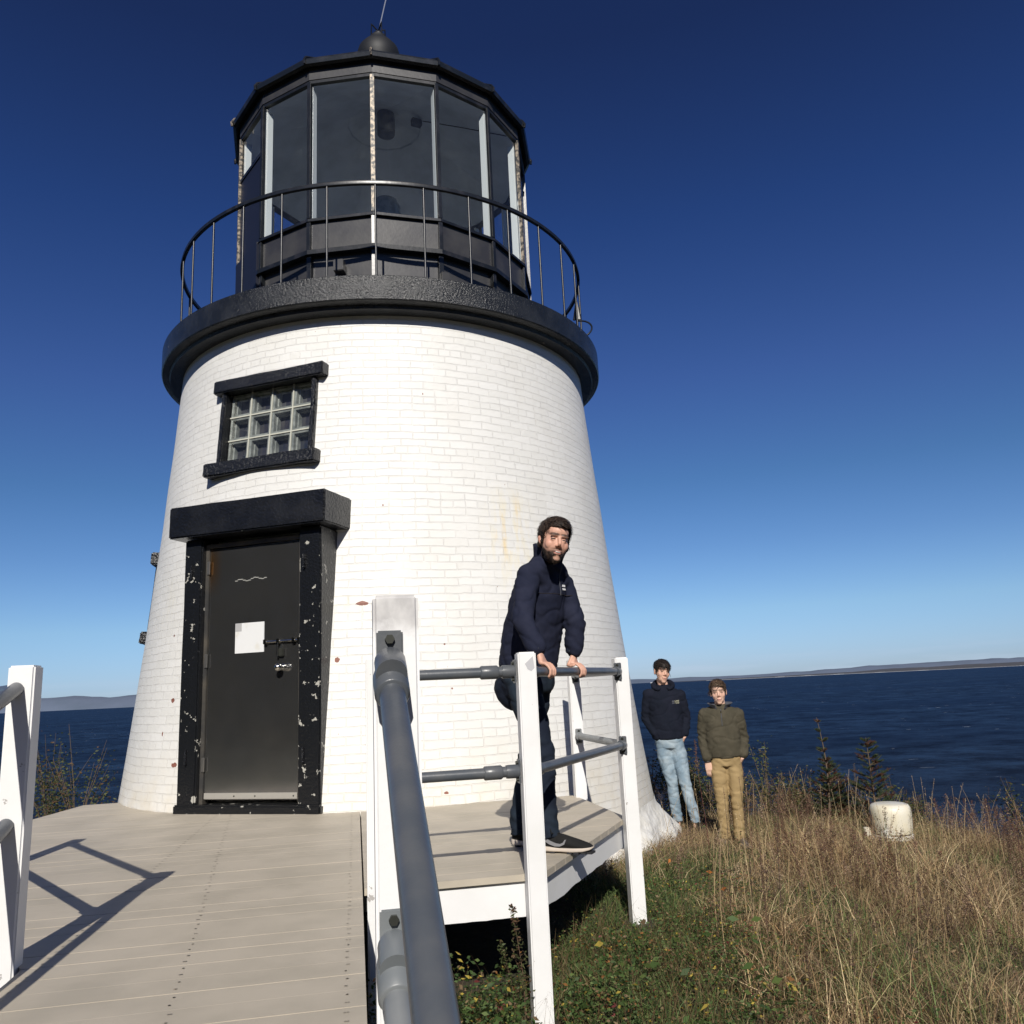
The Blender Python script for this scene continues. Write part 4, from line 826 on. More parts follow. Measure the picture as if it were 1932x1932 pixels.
    def ex(V):
        d = np.zeros(len(V))
        for i in (0, 1):
            q = np.array(eb[i]); w_ = np.array(wr[i]); dd = np.linalg.norm(V-q, axis=1); d += .0018*np.exp(-(dd/.09)**2)*np.sin(V[:, 2]*120+V[:, 0]*90+4*vnoise(V, (9, 9, 9))); dd = np.linalg.norm(V-w_, axis=1); d += .0018*np.exp(-(dd/.08)**2)*np.sin(V[:, 2]*150+V[:, 0]*50+4*vnoise(V, (9, 9, 9), 4))
        return d
    wrinkle(me2, .006, (9, 9, 12), 1, ex); fl = link('fleece', me2, M_fleece, root, True)
    cn = Vector((.10, -.10, 1)).normalized(); collar('collar', (.184, 4.556, 1.515), cn, l, .072, .085, .016, M_fleece, fl, gap=.30, lean=.012); collar('collar_lining', (.184, 4.556, 1.520), cn, l, .0655, .085, .0155, M_fleece_in, fl, gap=.32, lean=.012, thick=.002)
    for i in (0, 1):
        d = (eb[i]-wr[i]).normalized(); bm = bmesh.new(); loft(bm, [wr[i]+d*.008, wr[i]+d*.016, wr[i]+d*.022], [.036, .0445, .045], 20, cap=False); fin('cuff_lining', bm, M_fleece_in, fl, smooth='all')
    # zip and chest print
    from mathutils.bvhtree import BVHTree
    tr = BVHTree.FromPolygons([v.co.copy() for v in me2.vertices], [tuple(p_.vertices) for p_ in me2.polygons])
    def onto(p0, d):
        h = tr.ray_cast(Vector(p0), Vector(d)); return (h[0], h[1]) if h[0] else (Vector(p0)+Vector(d)*.2, -Vector(d))
    zp = []
    for z_ in np.linspace(1.50, 1.33, 9):
        cc = Vector((.17-.25*(1.5-z_), 4.58+.3*(1.5-z_), z_)); h = onto(cc+f*.5, -f); zp.append(h[0]+f*.002)
    bm = bmesh.new(); loft(bm, zp, .0028, 6); fin('zip', bm, M_collg, fl)
    cd = Vector((-.05, -1, 0)).normalized(); dd = (f*.75+cd*.4).normalized(); 
    h = onto(Vector((.17, 4.62, 1.375))+dd*.5+l*.065, -dd); n_ = h[1].normalized(); sx_ = Vector((0, 0, 1)).cross(n_).normalized(); uy = n_.cross(sx_)
    Mx = Matrix((sx_, uy, n_)).transposed().to_4x4(); Mx.translation = h[0]+n_*.003
    bm = bmesh.new()
    for row, (x0, x1, y0, y1) in enumerate(((-.022, .020, .004, .016), (-.012, .022, -.014, -.004))):
        x = x0
        while x < x1: w_ = random.uniform(.004, .008); box(bm, (x+w_/2, (y0+y1)/2, 0), (w_, y1-y0, .001), M4=Mx); x += w_+.0018
    fin('chest_print', bm, M_print, fl)
    # seam across the chest
    sm_ = []
    for a in np.linspace(-.9, 1.25, 22):
        dirv = f*math.cos(a)+(-l)*math.sin(a); p0 = Vector((.13, 4.645, 1.335)); h = onto(p0+dirv*.5, -dirv); sm_.append(h[0])
    bm = bmesh.new(); loft(bm, sm_, .0022, 5); fin('chest_seam', bm, M_fleece_in if False else M_band, fl)
    # jeans
    bm = bmesh.new(); loft(bm, [(.047, 4.743, 1.0), (.047, 4.743, .93), (.043, 4.748, .86), (.045, 4.748, .80)], [(.155, .125), (.165, .145), (.170, .150), (.150, .125)], 24, ref=l)
    for i in (0, 1):
        h0 = hips[i].lerp(Vector((.045, 4.745, .88)), .15); arm_sleeve(bm, [h0, hips[i].lerp(kn[i], .35), hips[i].lerp(kn[i], .75), kn[i], kn[i].lerp(an[i], .45), an[i]+Vector((.01, 0, .04)), an[i]+Vector((.015, 0, -.035))], [.098, .092, .078, .069, .066, .070, .074])
    ell(bm, Vector((-.032, 4.785, .865)), (.115, .11, .15))
    me3 = remesh(bm, .009, 3)
    def ex2(V): return .004*np.sin(V[:, 2]*95+V[:, 0]*40+3*vnoise(V, (9, 9, 9)))*np.exp(-((V[:, 2]-.13)/.09)**2)+.004*np.sin(V[:, 2]*80+V[:, 1]*50)*np.exp(-((V[:, 2]-.47)/.10)**2)
    wrinkle(me3, .007, (7, 7, 12), 5, ex2); jn = link('jeans', me3, M_jeansd, root, True)
    bm = bmesh.new(); q0 = Vector((-.13, 4.745, .86)); 
    for a, b_ in (((0, 0, .06), (.035, -.045, .065)), ((0, 0, .06), (.004, .0, -.06)), ((.035, -.045, .065), (.045, -.05, -.05))): loft(bm, [q0+Vector(a), q0+Vector(b_)], .0015, 5)
    fin('pocket_stitching', bm, M_collg, jn)
    shoe('shoe', (.058, 4.605, .004), f, .305, .102, root, M_shoeb, M_sole, M_out, logo=True); shoe('shoe', (-.072, 4.80, .004), f, .305, .102, root, M_shoeb, M_sole, M_out)
    bm = bmesh.new(); loft(bm, [Vector((.082, 4.59, .10)), Vector((.08, 4.592, .135))], .046, 16); fin('sock', bm, M_print, root)
man()
def boy(name, label, base, fwd, pose, mtop, mbot, mshoe, hairm, hl, skin, brow, s, hd, extras, hair_dir, sole=None, hair_t=.015):
    root = empty('person', base, label=label, cat='person'); f = Vector(fwd).normalized(); l = Vector((-f.y, f.x, 0)); B = Vector(base)
    def q(a, b, z): return B+l*a+f*b+Vector((0, 0, z))      # a: towards the person's left
    P_ = {k: (q(*v) if not isinstance(v[0], (list, tuple)) else [q(*w) for w in v]) for k, v in pose.items()}
    c = P_['head']; Rh = yawpr(*hd)
    tubes = [([P_['pelvis'], P_['chest']], [.07, .07])]
    for i in (0, 1): tubes += [([P_['chest'], P_['sh'][i], P_['el'][i], P_['wr'][i]], [.04, .035, .028, .022]), ([P_['pelvis'], P_['hip'][i], P_['kn'][i], P_['an'][i], P_['an'][i]-Vector((0, 0, .04))], [.05, .05, .042, .03, .028]), ([P_['an'][i]-Vector((0, 0, .03)), P_['an'][i]+f*.08-Vector((0, 0, .04))], [.026, .02])]
    def hands(bm):
        for i in (0, 1):
            wdir, fw, sd_ = pose_h[i](f, l); hang_hand(bm, P_['wr'][i], wdir, fw, sd_, 1.0)
    pose_h = extras['hands']
    b, me, L_ = body(root, c, Rh, s, .0055, dict(tubes=tubes, hands=[hands]), lambda u: head_paint(u, skin, (.58, .30, .25), brow), [c+Rh @ Vector((0, .02, -.06)), P_['neck'], P_['neck']-Vector((0, 0, .07))])
    face_bits(c, Rh, s, b, 'teeth' if extras.get('teeth') else 'closed')
    hair, pts_, LL, Nn, hh = shell('hair', me, L_, Rh, s, hl, hair_t, hairm, root, .004, lift=extras.get('lift'))
    k = rng.choice(np.where(hh > .003)[0], 700); strands('hair_strands', pts_[k]+Nn[k]*.001, Nn[k], [Rh @ Vector(hair_dir(LL[i])) for i in k], .036, .0028, hairm, hair)
    bm = bmesh.new(); loft(bm, [q(*v[0]) for v in extras['torso']], [v[1] for v in extras['torso']], 26, ref=l)
    for i in (0, 1):
        s_, e_, w_ = P_['sh'][i], P_['el'][i], P_['wr'][i]; w2 = w_+(e_-w_).normalized()*.015; r_ = extras.get('sl', 1.)
        arm_sleeve(bm, [P_['chest'].lerp(s_, .6)+Vector((0, 0, .03)), s_, s_.lerp(e_, .5), e_, e_.lerp(w2, .6), w2.lerp(e_, .1), w2], [.070, .060*r_, .056*r_, .052*r_, .049*r_, .046*r_, .035])
    for i in (0, 1): loft(bm, [P_['neck']-Vector((0, 0, .045)), P_['neck'].lerp(P_['sh'][i], .5)-Vector((0, 0, .022)), P_['sh'][i]-Vector((0, 0, .012))], [.060, .056, .050], 14)
    me2 = remesh(bm, .009, 3); E_ = [np.array(v) for v in P_['el']]
    def ex(V): return sum(.0045*np.exp(-(np.linalg.norm(V-e_, axis=1)/.11)**2)*np.sin(V[:, 2]*110+V[:, 0]*90+4*vnoise(V, (8, 8, 8))) for e_ in E_)
    wrinkle(me2, .0065, (8, 8, 12), 3, ex); top = link(extras['topname'], me2, mtop, root, True)
    bm = bmesh.new(); pc = P_['pelvis']; loft(bm, [pc+Vector((0, 0, .10)), pc, pc-Vector((0, 0, .08))], [(.135, .10), (.150, .115), (.13, .10)], 24, ref=l)
    for i in (0, 1):
        h, k_, a = P_['hip'][i], P_['kn'][i], P_['an'][i]; arm_sleeve(bm, [h.lerp(pc, .2), h.lerp(k_, .35), h.lerp(k_, .75), k_, k_.lerp(a, .5), a+Vector((0, 0, .05)), a+Vector((0, 0, -.01))], [.085, .080, .068, .060, .055, .052, .050])
    me3 = remesh(bm, .009, 3); z0 = B.z
    def ex2(V): z = V[:, 2]-z0; return .003*np.sin(z*85+V[:, 0]*55+4*vnoise(V, (9, 9, 9)))*(np.exp(-((z-.14)/.12)**2)+.8*np.exp(-((z-.45)/.13)**2)+.6*np.exp(-((z-.74)/.06)**2))
    wrinkle(me3, .0055, (9, 9, 14), 9, ex2); bot = link(extras['botname'], me3, mbot, root, True)
    for i in (0, 1): shoe('shoe', P_['an'][i]-f*.06-Vector((0, 0, P_['an'][i].z-B.z-.0)), (f*1+l*(.25 if i else -.25)), .27, .095, root, mshoe, sole or M_out, M_out)
    from mathutils.bvhtree import BVHTree
    tr = BVHTree.FromPolygons([v.co.copy() for v in me2.vertices], [tuple(p_.vertices) for p_ in me2.polygons])
    return root, top, bot, P_, f, l, q, tr
def decal(tr, p, d, off=.007):
    h = tr.ray_cast(p-d*.6, d); 
    if not h[0]: return None
    n_ = h[1].normalized(); sx_ = Vector((0, 0, 1)).cross(n_).normalized(); uy = n_.cross(sx_); Mx = Matrix((sx_, uy, n_)).transposed().to_4x4(); Mx.translation = h[0]+n_*off; return Mx
# ---- boy in the navy hoodie (a = towards his left = viewer's right)
mh1 = mat_hair('near_black_hair', (.013, .010, .009), (.035, .026, .021)); mh2 = mat_hair('light_brown_hair', (.035, .022, .014), (.15, .10, .062))
z1 = -.66
pose1 = dict(pelvis=(.005, 0, .90), chest=(-.01, 0, 1.28), neck=(-.012, .005, 1.455), head=(-.012, .03, 1.60), sh=[(-.175, 0, 1.365), (.155, 0, 1.35)], el=[(-.215, -.05, 1.12), (.195, -.05, 1.11)], wr=[(-.115, .07, .955), (.165, .04, .935)],
             hip=[(-.07, 0, .86), (.08, 0, .86)], kn=[(-.005, -.02, .49), (.13, .03, .48)], an=[(.03, -.10, .09), (.20, .02, .09)])
def hin(f, l, s_): return (Vector((0, 0, -1))+f*.15+l*.3*s_, f*-.5, f)
ex1 = dict(hands=[lambda f, l: (Vector((0, 0, -1))+l*.35-f*.7, -f, f+l*.2), lambda f, l: (Vector((0, 0, -1))-l*.35-f*.8, -f, f-l*.2)], topname='hoodie', botname='jeans', sl=1.05,
    torso=[((.0, 0, .90), (.135, .10)), ((.0, 0, .92), (.165, .125)), ((-.003, 0, 1.0), (.175, .13)), ((-.008, 0, 1.15), (.172, .125)), ((-.01, 0, 1.28), (.185, .12)), ((-.012, 0, 1.36), (.165, .10)), ((-.012, .0, 1.43), (.10, .08)), ((-.012, .0, 1.465), (.065, .065))])
r_, top, bot, P_, f, l, q, tr = boy('person', 'teenage boy in a dark navy hoodie and light jeans leaning on the tower', (1.515, 8.93, z1), (-.12, -1, 0), pose1, M_hoodie, M_jeansl, M_shoeb, mh1, hairline(.040, -.022, -.07, .10), (.62, .385, .285), (.03, .02, .015), .99, (11, 6, 8), ex1, lambda L_: (.35, -.8 if L_[1] < .02 else .3, -.45))
bm = bmesh.new(); nk = q(-.012, -.01, 1.44)
for a in np.linspace(-.7*math.pi+.9, 1.7*math.pi-.9, 26):
    pass
pts_ = [nk+l*.095*math.sin(a)+f*(-.10*math.cos(a)-.0)+Vector((0, 0, .012+.045*math.cos(a)*.9)) for a in np.linspace(-2.75, 2.75, 22)]
loft(bm, pts_, [(.020+.020*math.cos(a/2), .018+.012*math.cos(a/2)) for a in np.linspace(-2.75, 2.75, 22)], 12); me_ = remesh(bm, .007, 2); wrinkle(me_, .004, (12, 12, 12), 2); link('hood', me_, M_hoodie, top, True)
Mx = decal(tr, q(.085, .2, 1.285), -f)
if Mx:
    textmesh('chest_print', 'LAKE', .022, Mx @ Matrix.Translation((.0, .002, 0)), M_gold, top); textmesh('chest_print', 'LODGE', .016, Mx @ Matrix.Translation((.0, -.016, 0)), M_gold, top)
    bm = bmesh.new(); box(bm, (-.018, .008, 0), (.024, .014, .001), M4=Mx); box(bm, (-.018, -.010, 0), (.020, .012, .001), M4=Mx); fin('emblem', bm, M_collg, top)
# ---- boy in the olive fleece
z2 = -.735
pose2 = dict(pelvis=(.01, 0, .83), chest=(0, 0, 1.17), neck=(.0, .005, 1.325), head=(-.005, .03, 1.445), sh=[(-.158, 0, 1.235), (.158, 0, 1.23)], el=[(-.188, -.04, 1.01), (.190, -.05, 1.0)], wr=[(-.165, .03, .80), (.165, .05, .83)],
             hip=[(-.07, 0, .79), (.085, 0, .79)], kn=[(-.065, .0, .45), (.075, .01, .45)], an=[(-.065, -.02, .09), (.065, .0, .09)])
def lift2(LL):
    x, y, z = LL.T; g = gs(LL, (-.03, -.07, .085), (.05, .05, .03)); return np.stack([-.006*g, -.012*g, .014*g], 1)
ex2 = dict(hands=[lambda f, l: (Vector((0, 0, -1))+l*.10, -f, l), lambda f, l: (Vector((0, 0, -1))-l*.4-f*.9, -f, f-l*.2)], topname='fleece', botname='trousers', lift=lift2, sl=1.1,
    torso=[((.01, 0, .815), (.13, .10)), ((.01, 0, .835), (.165, .125)), ((.005, 0, .92), (.170, .13)), ((0, 0, 1.05), (.165, .122)), ((0, 0, 1.17), (.175, .115)), ((0, 0, 1.24), (.155, .095)), ((0, .0, 1.30), (.10, .078)), ((0, .0, 1.335), (.062, .062))])
r_, top, bot, P_, f, l, q, tr = boy('person', 'boy in an olive green fleece and khaki trousers standing in the grass', (1.945, 8.35, z2), (-.20, -1, 0), pose2, M_olive, M_khaki, M_gshoe, mh2, hairline(.058, -.018, -.07, .22), (.66, .43, .325), (.05, .032, .022), .95, (-13, 5, -3), ex2, lambda L_: (-.8, -.5 if L_[1] < .02 else .3, -.25), hair_t=.014)
cn = Vector((0, 0, 1)); collar('collar', P_['neck']-Vector((0, 0, .045)), cn, l, .070, .062, .050, M_collg, top, gap=.45); 
bm = bmesh.new(); loft(bm, [P_['neck']-Vector((0, 0, .07)), P_['neck']-Vector((0, 0, .018))], [(.085, .08), (.058, .058)], 20, ref=l); fin('undershirt', bm, M_hoodie, top, smooth='all')
zp = []
for z_ in np.linspace(1.285, 1.13, 7):
    h = tr.ray_cast(q(.0, .6, z_), -f)
    if h[0]: zp.append(h[0]+f*.003)
bm = bmesh.new(); loft(bm, zp, .003, 6); fin('zip', bm, M_collg, top); bm = bmesh.new(); box(bm, zp[1]+f*.004, (.007, .004, .024)); fin('zip_pull', bm, M_chrome, top)
w_ = P_['wr'][0]; d_ = (P_['el'][0]-w_).normalized()
for k in (-.012, .002): bm = bmesh.new(); loft(bm, [w_+d_*(k-.004), w_+d_*(k+.004)], .0275, 16); fin('wristband', bm, M_band, r_)
# ------------------------------------------------------------------ vegetation
M_leaf = mat_attr('foliage', .6, trans=.25, spec=.3)
def inpoly_deck(x, y, pad=0.):
    dx, dy = x-O2.x, y-O2.y; q_ = dx*P2.x+dy*P2.y; s_ = dx*D2.x+dy*D2.y
    qm = np.interp(s_, [-6, .83, 2.39, 4.79, 5.9], [-1.12, -1.12, -2.04, -2.59, -2.4]); qx = np.where(s_ < 1.575-pad, 0, np.interp(s_, [1.575, 2.94, 4.16, 4.3], [.826, 1.674, 1.645, 1.5]))
    return (q_ > qm-pad) & (q_ < qx+pad) & (s_ < 5.9)
def ok(x, y, pad=0.): return (np.hypot(x-TX, y-TY) > 2.86) & ~inpoly_deck(x, y, pad)
def nf(x, y, f, s): return np.array([noise.noise(Vector((a*f, b*f, s))) for a, b in zip(x, y)])
def blades(x, y, h, w, lean, col, colv=.25, seg=3, z=None, curl=1.):
    n = len(x); z = ground_z(x, y)-.02 if z is None else z; a = rng.uniform(0, 2*np.pi, n); d = np.stack([np.cos(a), np.sin(a)], 1); fa = rng.uniform(0, 2*np.pi, n); sd_ = np.stack([np.cos(fa), np.sin(fa)], 1)
    V = np.empty((n, (seg+1)*2, 3)); 
    for k in range(seg+1):
        t = k/seg; off = lean*h*t**(1.2+curl); zz_ = h*(t-.35*lean*t*t); ww = w*(1-t**1.5*.9)
        c = np.stack([x+d[:, 0]*off, y+d[:, 1]*off, z+zz_], 1)
        V[:, 2*k] = c; V[:, 2*k+1] = c; V[:, 2*k, :2] -= sd_*ww[:, None]; V[:, 2*k+1, :2] += sd_*ww[:, None]
    b = (np.arange(n)*(seg+1)*2)[:, None]
    F = np.concatenate([b+np.array([[2*k, 2*k+1, 2*k+3, 2*k+2]]) for k in range(seg)], 0)
    C = np.repeat(col*(1+rng.uniform(-colv, colv, (n, 1))), (seg+1)*2, axis=0); return V.reshape(-1, 3), F, C
def leaves(x, y, z, size, col, colv=.25, flat=.5, asp=.55):
    n = len(x); a = rng.uniform(0, 2*np.pi, n); t = np.stack([np.cos(a), np.sin(a), rng.uniform(-.6, .6, n)], 1); t /= np.linalg.norm(t, axis=1)[:, None]
    u = rng.normal(size=(n, 3)); u[:, 2] *= flat; b = np.cross(t, u); b /= np.linalg.norm(b, axis=1)[:, None]+1e-9
    c = np.stack([x, y, z], 1); S_ = size[:, None]; nrm = np.cross(t, b)
    V = np.stack([c-t*S_, c+b*S_*asp*.9-t*S_*.1+nrm*S_*.12, c+t*S_, c-b*S_*asp*.9-t*S_*.1+nrm*S_*.12], 1).reshape(-1, 3)
    F = np.arange(n*4).reshape(n, 4); C = np.repeat(col*(1+rng.uniform(-colv, colv, (n, 1))), 4, axis=0); return V, F, C
def merge(L_):
    V, F, C, o = [], [], [], 0
    for v, f, c in L_: V.append(v); F.append(f+o); C.append(c); o += len(v)
    return np.concatenate(V), np.concatenate(F), np.clip(np.concatenate(C)*1.28, .004, .9)
def pick(n, x0, x1, y0, y1, pad=0.): x = rng.uniform(x0, x1, n); y = rng.uniform(y0, y1, n); k = ok(x, y, pad) & (y < edge_y(x)+1.5) & (np.hypot((x-PM.x)*1.3, (y-PM.y+.10)*.8) > .13) & (np.hypot((x-PR.x)*1.3, (y-PR.y+.10)*.7) > .13); return x[k], y[k]
def greenness(x, y): b = .95+.22*(y-4.2); return smooth(.25, -.35, (x-b)-.45*nf(x, y, 1.1, 2.))*smooth(9.4, 7.6, y-.0*x)
PAL = np.array([(.35, .25, .135), (.29, .19, .10), (.44, .34, .20), (.16, .10, .062), (.22, .19, .09), (.09, .055, .04)])
GRN = np.array([(.070, .105, .032), (.095, .135, .045), (.15, .16, .06), (.05, .075, .025), (.20, .17, .08)])
# green turf
x, y = pick(95000, -.8, 4.6, 2.6, 10.5, -.30); g = greenness(x, y)*smooth(-3, .2, x); k = rng.uniform(size=len(x)) < g; x, y = x[k], y[k]
hh = rng.uniform(.05, .17, len(x)); V1 = blades(x, y, hh, rng.uniform(.0018, .004, len(x)), rng.uniform(.2, 1.1, len(x)), GRN[rng.choice(5, len(x), p=[.3, .28, .14, .2, .08])])
npmesh('grass', V1[0], V1[1], M_leaf, col=np.clip(V1[2]*1.2, .004, .9), kind='stuff', label='short green grass growing beside the landing and the tower', cat='grass')
# dry grass
x, y = pick(150000, -1., 8.5, 2.6, 12.3, -.1); g = greenness(x, y); k = rng.uniform(size=len(x)) < (1-g*.93)*smooth(-.2, .6, x+.0)+.0; x, y = x[k], y[k]
n1 = nf(x, y, 1.3, 5.); n2 = nf(x, y, .6, 9.); ht = (.13+.20*rng.uniform(size=len(x))**1.6)*(1+.7*n2)*smooth(-.6, 1.4, x-(.5+.2*(y-4.2)))
ht *= 1-.62*np.exp(-(((x-1.70)/.60)**2+((y-7.5)/.85)**2)); ht *= 1+.40*np.exp(-(((x-2.8)/.8)**2+((y-6.6)/1.4)**2)); ht *= 1-.78*np.exp(-(((x-3.5)/.45)**2+((y-8.6)/1.2)**2)); ht = np.clip(ht, .04, .6)
pi = np.clip((rng.uniform(size=len(x))*.75+.25*(n1+.5))*6, 0, 5).astype(int); n3 = nf(x, y, 3.2, 13.); col = PAL[pi]*(1+.4*n2[:, None]+.45*n3[:, None]); ht = ht*(1+.55*n3); gm = (n1 > .12)[:, None]*(rng.uniform(size=(len(x), 1)) < .5); col = np.where(gm, GRN[rng.choice(5, len(x))]*1.3, col)
V2 = blades(x, y, ht, rng.uniform(.0013, .0033, len(x)), rng.uniform(.1, 1.5, len(x)), col)
# mat of fallen straw
m_ = rng.uniform(size=len(x)) < .45; xx, yy = x[m_], y[m_]; V2b = blades(xx, yy, rng.uniform(.05, .16, len(xx)), rng.uniform(.0015, .003, len(xx)), rng.uniform(1.2, 2.6, len(xx)), PAL[rng.choice(6, len(xx))]*.9)
a_ = rng.uniform(R(-62), R(-8), 5200); r_2 = 2.80+rng.exponential(.22, 5200); xa, ya = TX+r_2*np.cos(a_), TY+r_2*np.sin(a_); kk = ~inpoly_deck(xa, ya, .02); xa, ya = xa[kk], ya[kk]
V2c = blades(xa, ya, rng.uniform(.06, .30, len(xa)), rng.uniform(.0015, .003, len(xa)), rng.uniform(.3, 2., len(xa)), PAL[rng.choice(6, len(xa))])
xa, ya = rng.normal(1.62, .30, 3800), rng.normal(8.60, .28, 3800); V2d = blades(xa, ya, rng.uniform(.05, .24, 3800), rng.uniform(.0015, .003, 3800), rng.uniform(.2, 1.6, 3800), PAL[rng.choice(6, 3800)]*.9)
v, f_, c_ = merge([V2, V2b, V2c, V2d]); npmesh('dry_grass', v, f_, M_leaf, col=c_, kind='stuff', label='tangled tan dry grass covering the bluff', cat='grass')
# low leafy weeds under and in front of the landing
def weedy(n, x0, x1, y0, y1, hmax, sizes, cols, p, cond=None, pad=0.):
    x, y = pick(n, x0, x1, y0, y1, pad)
    if cond is not None: k = rng.uniform(size=len(x)) < cond(x, y); x, y = x[k], y[k]
    cl = np.clip(.55+.9*nf(x, y, 2.6, 1.), .12, 1.2); z = ground_z(x, y)+hmax*cl*rng.uniform(0, 1, len(x))**.8
    return leaves(x, y, z, rng.uniform(*sizes, len(x)), np.array(cols)[rng.choice(len(cols), len(x), p=p)])
LG = [(.050, .085, .024), (.085, .12, .035), (.035, .06, .018), (.34, .26, .05), (.20, .09, .03), (.13, .03, .03), (.16, .11, .06)]
Lw = [weedy(9000, -1.1, .45, 3.3, 4.05, .40, (.005, .016), LG, [.34, .2, .26, .05, .05, .01, .09], pad=-.15), weedy(34000, -1.2, 2.2, 2.5, 5.4, .24, (.004, .013), LG, [.36, .22, .26, .03, .03, .01, .09], lambda x, y: smooth(2.0, .2, x+.5*nf(x, y, 1.6, 3.)), pad=-.25), weedy(420, -.9, 1.3, 2.7, 4.8, .28, (.018, .036), LG, [.38, .3, .14, .10, .05, .01, .02], pad=-.1),
      weedy(12000, .1, 2.0, 4.0, 6.8, .13, (.004, .011), LG, [.38, .24, .18, .05, .04, .02, .09]), weedy(12000, -.6, 1.6, 3.9, 6.4, .17, (.004, .012), LG, [.38, .26, .2, .04, .03, .01, .08], pad=-.40),
      weedy(16000, .6, 7.5, 3.6, 11.6, .20, (.006, .016), [(.14, .10, .05), (.09, .06, .035), (.22, .15, .08), (.07, .10, .03), (.12, .13, .04), (.15, .04, .03)], [.28, .24, .2, .13, .12, .03])]
x, y = pick(7000, -1.2, 2.0, 2.5, 5.4, -.3); Lw.append(blades(x, y, rng.uniform(.10, .30, len(x)), rng.uniform(.001, .002, len(x)), rng.uniform(.1, .7, len(x)), np.array([(.12, .08, .04)])))
v, f_, c_ = merge(Lw); npmesh('ground_cover', v, f_, M_leaf, col=c_, kind='stuff', label='low leafy weeds, some yellow and red, at the foot of the posts', cat='weeds')
# dead goldenrod: stems with fluffy brown heads
L3 = []
def heads(px, py, h, lean, col, spread=.05, n=130, stemc=(.14, .09, .055), hl_=.35, sz=(.003, .008)):
    out = []; m_ = len(px); x = np.asarray(px); y = np.asarray(py); z0 = ground_z(x, y); a = rng.uniform(0, 2*np.pi, m_); V_, F_, C_ = [], [], []
    for i in range(m_):
        t = np.linspace(0, 1, 6); cx_2 = x[i]+np.cos(a[i])*lean[i]*h[i]*t**2; cy_2 = y[i]+np.sin(a[i])*lean[i]*h[i]*t**2; cz = z0[i]+h[i]*t; w = .0022*(1-.6*t)
        for s_ in (np.array([1, 0]), np.array([0, 1])):
            v = np.empty((6, 2, 3)); v[:, 0] = np.stack([cx_2-s_[0]*w, cy_2-s_[1]*w, cz], 1); v[:, 1] = np.stack([cx_2+s_[0]*w, cy_2+s_[1]*w, cz], 1); v = v.reshape(-1, 3)
            out.append((v, np.array([[2*k, 2*k+1, 2*k+3, 2*k+2] for k in range(5)]), np.tile(np.array(stemc), (12, 1))))
        nn = int(n*rng.uniform(.6, 1.3)); tt = 1-hl_*rng.uniform(0, 1, nn)**1.3; hx = np.interp(tt, t, cx_2); hy = np.interp(tt, t, cy_2); hz = np.interp(tt, t, cz)
        rr_ = spread*(.25+1.6*(1-tt)/hl_*.6)*rng.uniform(.2, 1, nn); aa = rng.uniform(0, 2*np.pi, nn)
        out.append(leaves(hx+np.cos(aa)*rr_, hy+np.sin(aa)*rr_, hz+rng.normal(0, .008, nn), rng.uniform(*sz, nn), np.tile(np.array(col[rng.integers(len(col))]), (nn, 1)), .3, 1))
        nl = 10; tl = rng.uniform(.2, .75, nl); out.append(leaves(np.interp(tl, t, cx_2)+rng.normal(0, .012, nl), np.interp(tl, t, cy_2)+rng.normal(0, .012, nl), np.interp(tl, t, cz), rng.uniform(.006, .016, nl), np.tile(np.array([(.10, .065, .04)]), (nl, 1)), .3, 1, .3))
    return out
x, y = pick(800, 1.0, 7.5, 4.6, 11.4); far = (np.exp(-(((x-1.75)/.55)**2+((y-7.7)/1.0)**2)) < .5) & (np.exp(-(((x-3.45)/.45)**2+((y-8.4)/1.5)**2)) < .35) & (rng.uniform(size=len(x)) < np.clip(.45+.9*nf(x, y, .9, 21.)+.12*(y-6), .05, 1)); x, y = x[far], y[far]
L3 += heads(x, y, rng.uniform(.2, .42, len(x)), rng.uniform(0, .35, len(x)), [(.25, .17, .115), (.20, .13, .09), (.32, .24, .16), (.10, .065, .05), (.075, .05, .04)], .045, 90)
x, y = pick(420, 1.9, 5.2, 6.0, 9.8); k = (np.exp(-(((x-3.5)/.50)**2+((y-8.4)/1.6)**2)) < .3) & (rng.uniform(size=len(x)) < np.clip(.5+1.2*nf(x, y, 1.3, 41.), .1, 1)); x, y = x[k], y[k]
L3 += heads(x, y, rng.uniform(.34, .56, len(x)), rng.uniform(0, .3, len(x)), [(.13, .065, .04), (.10, .05, .035), (.19, .11, .07), (.07, .045, .03)], .05, 110, stemc=(.09, .05, .035), hl_=.5)
v, f_, c_ = merge(L3); npmesh('dead_goldenrod', v, f_, M_leaf, col=c_, kind='stuff', label='faded brown goldenrod heads standing in the dry grass', cat='weeds')
x, y = pick(900, .9, 7.5, 4.1, 11.2); k = (x > .85+.2*(y-4.2)) & (np.exp(-(((x-1.75)/.5)**2+((y-7.5)/1.0)**2)) < .5) & (np.exp(-(((x-3.45)/.45)**2+((y-8.4)/1.5)**2)) < .35) & (rng.uniform(size=len(x)) < np.clip(.35+1.1*nf(x, y, 1.1, 31.), .05, 1)); x, y = x[k], y[k]
L4 = heads(x, y, rng.uniform(.28, .60, len(x)), rng.uniform(0, .35, len(x)), [(.11, .07, .05), (.07, .045, .035), (.18, .12, .08), (.26, .19, .12), (.12, .12, .05)], .022, 34, stemc=(.09, .055, .04), hl_=.75, sz=(.004, .010))
v, f_, c_ = merge(L4); npmesh('dead_weeds', v, f_, M_leaf, col=c_, kind='stuff', label='thin dark dead weed stems with curled leaves among the grass', cat='weeds')
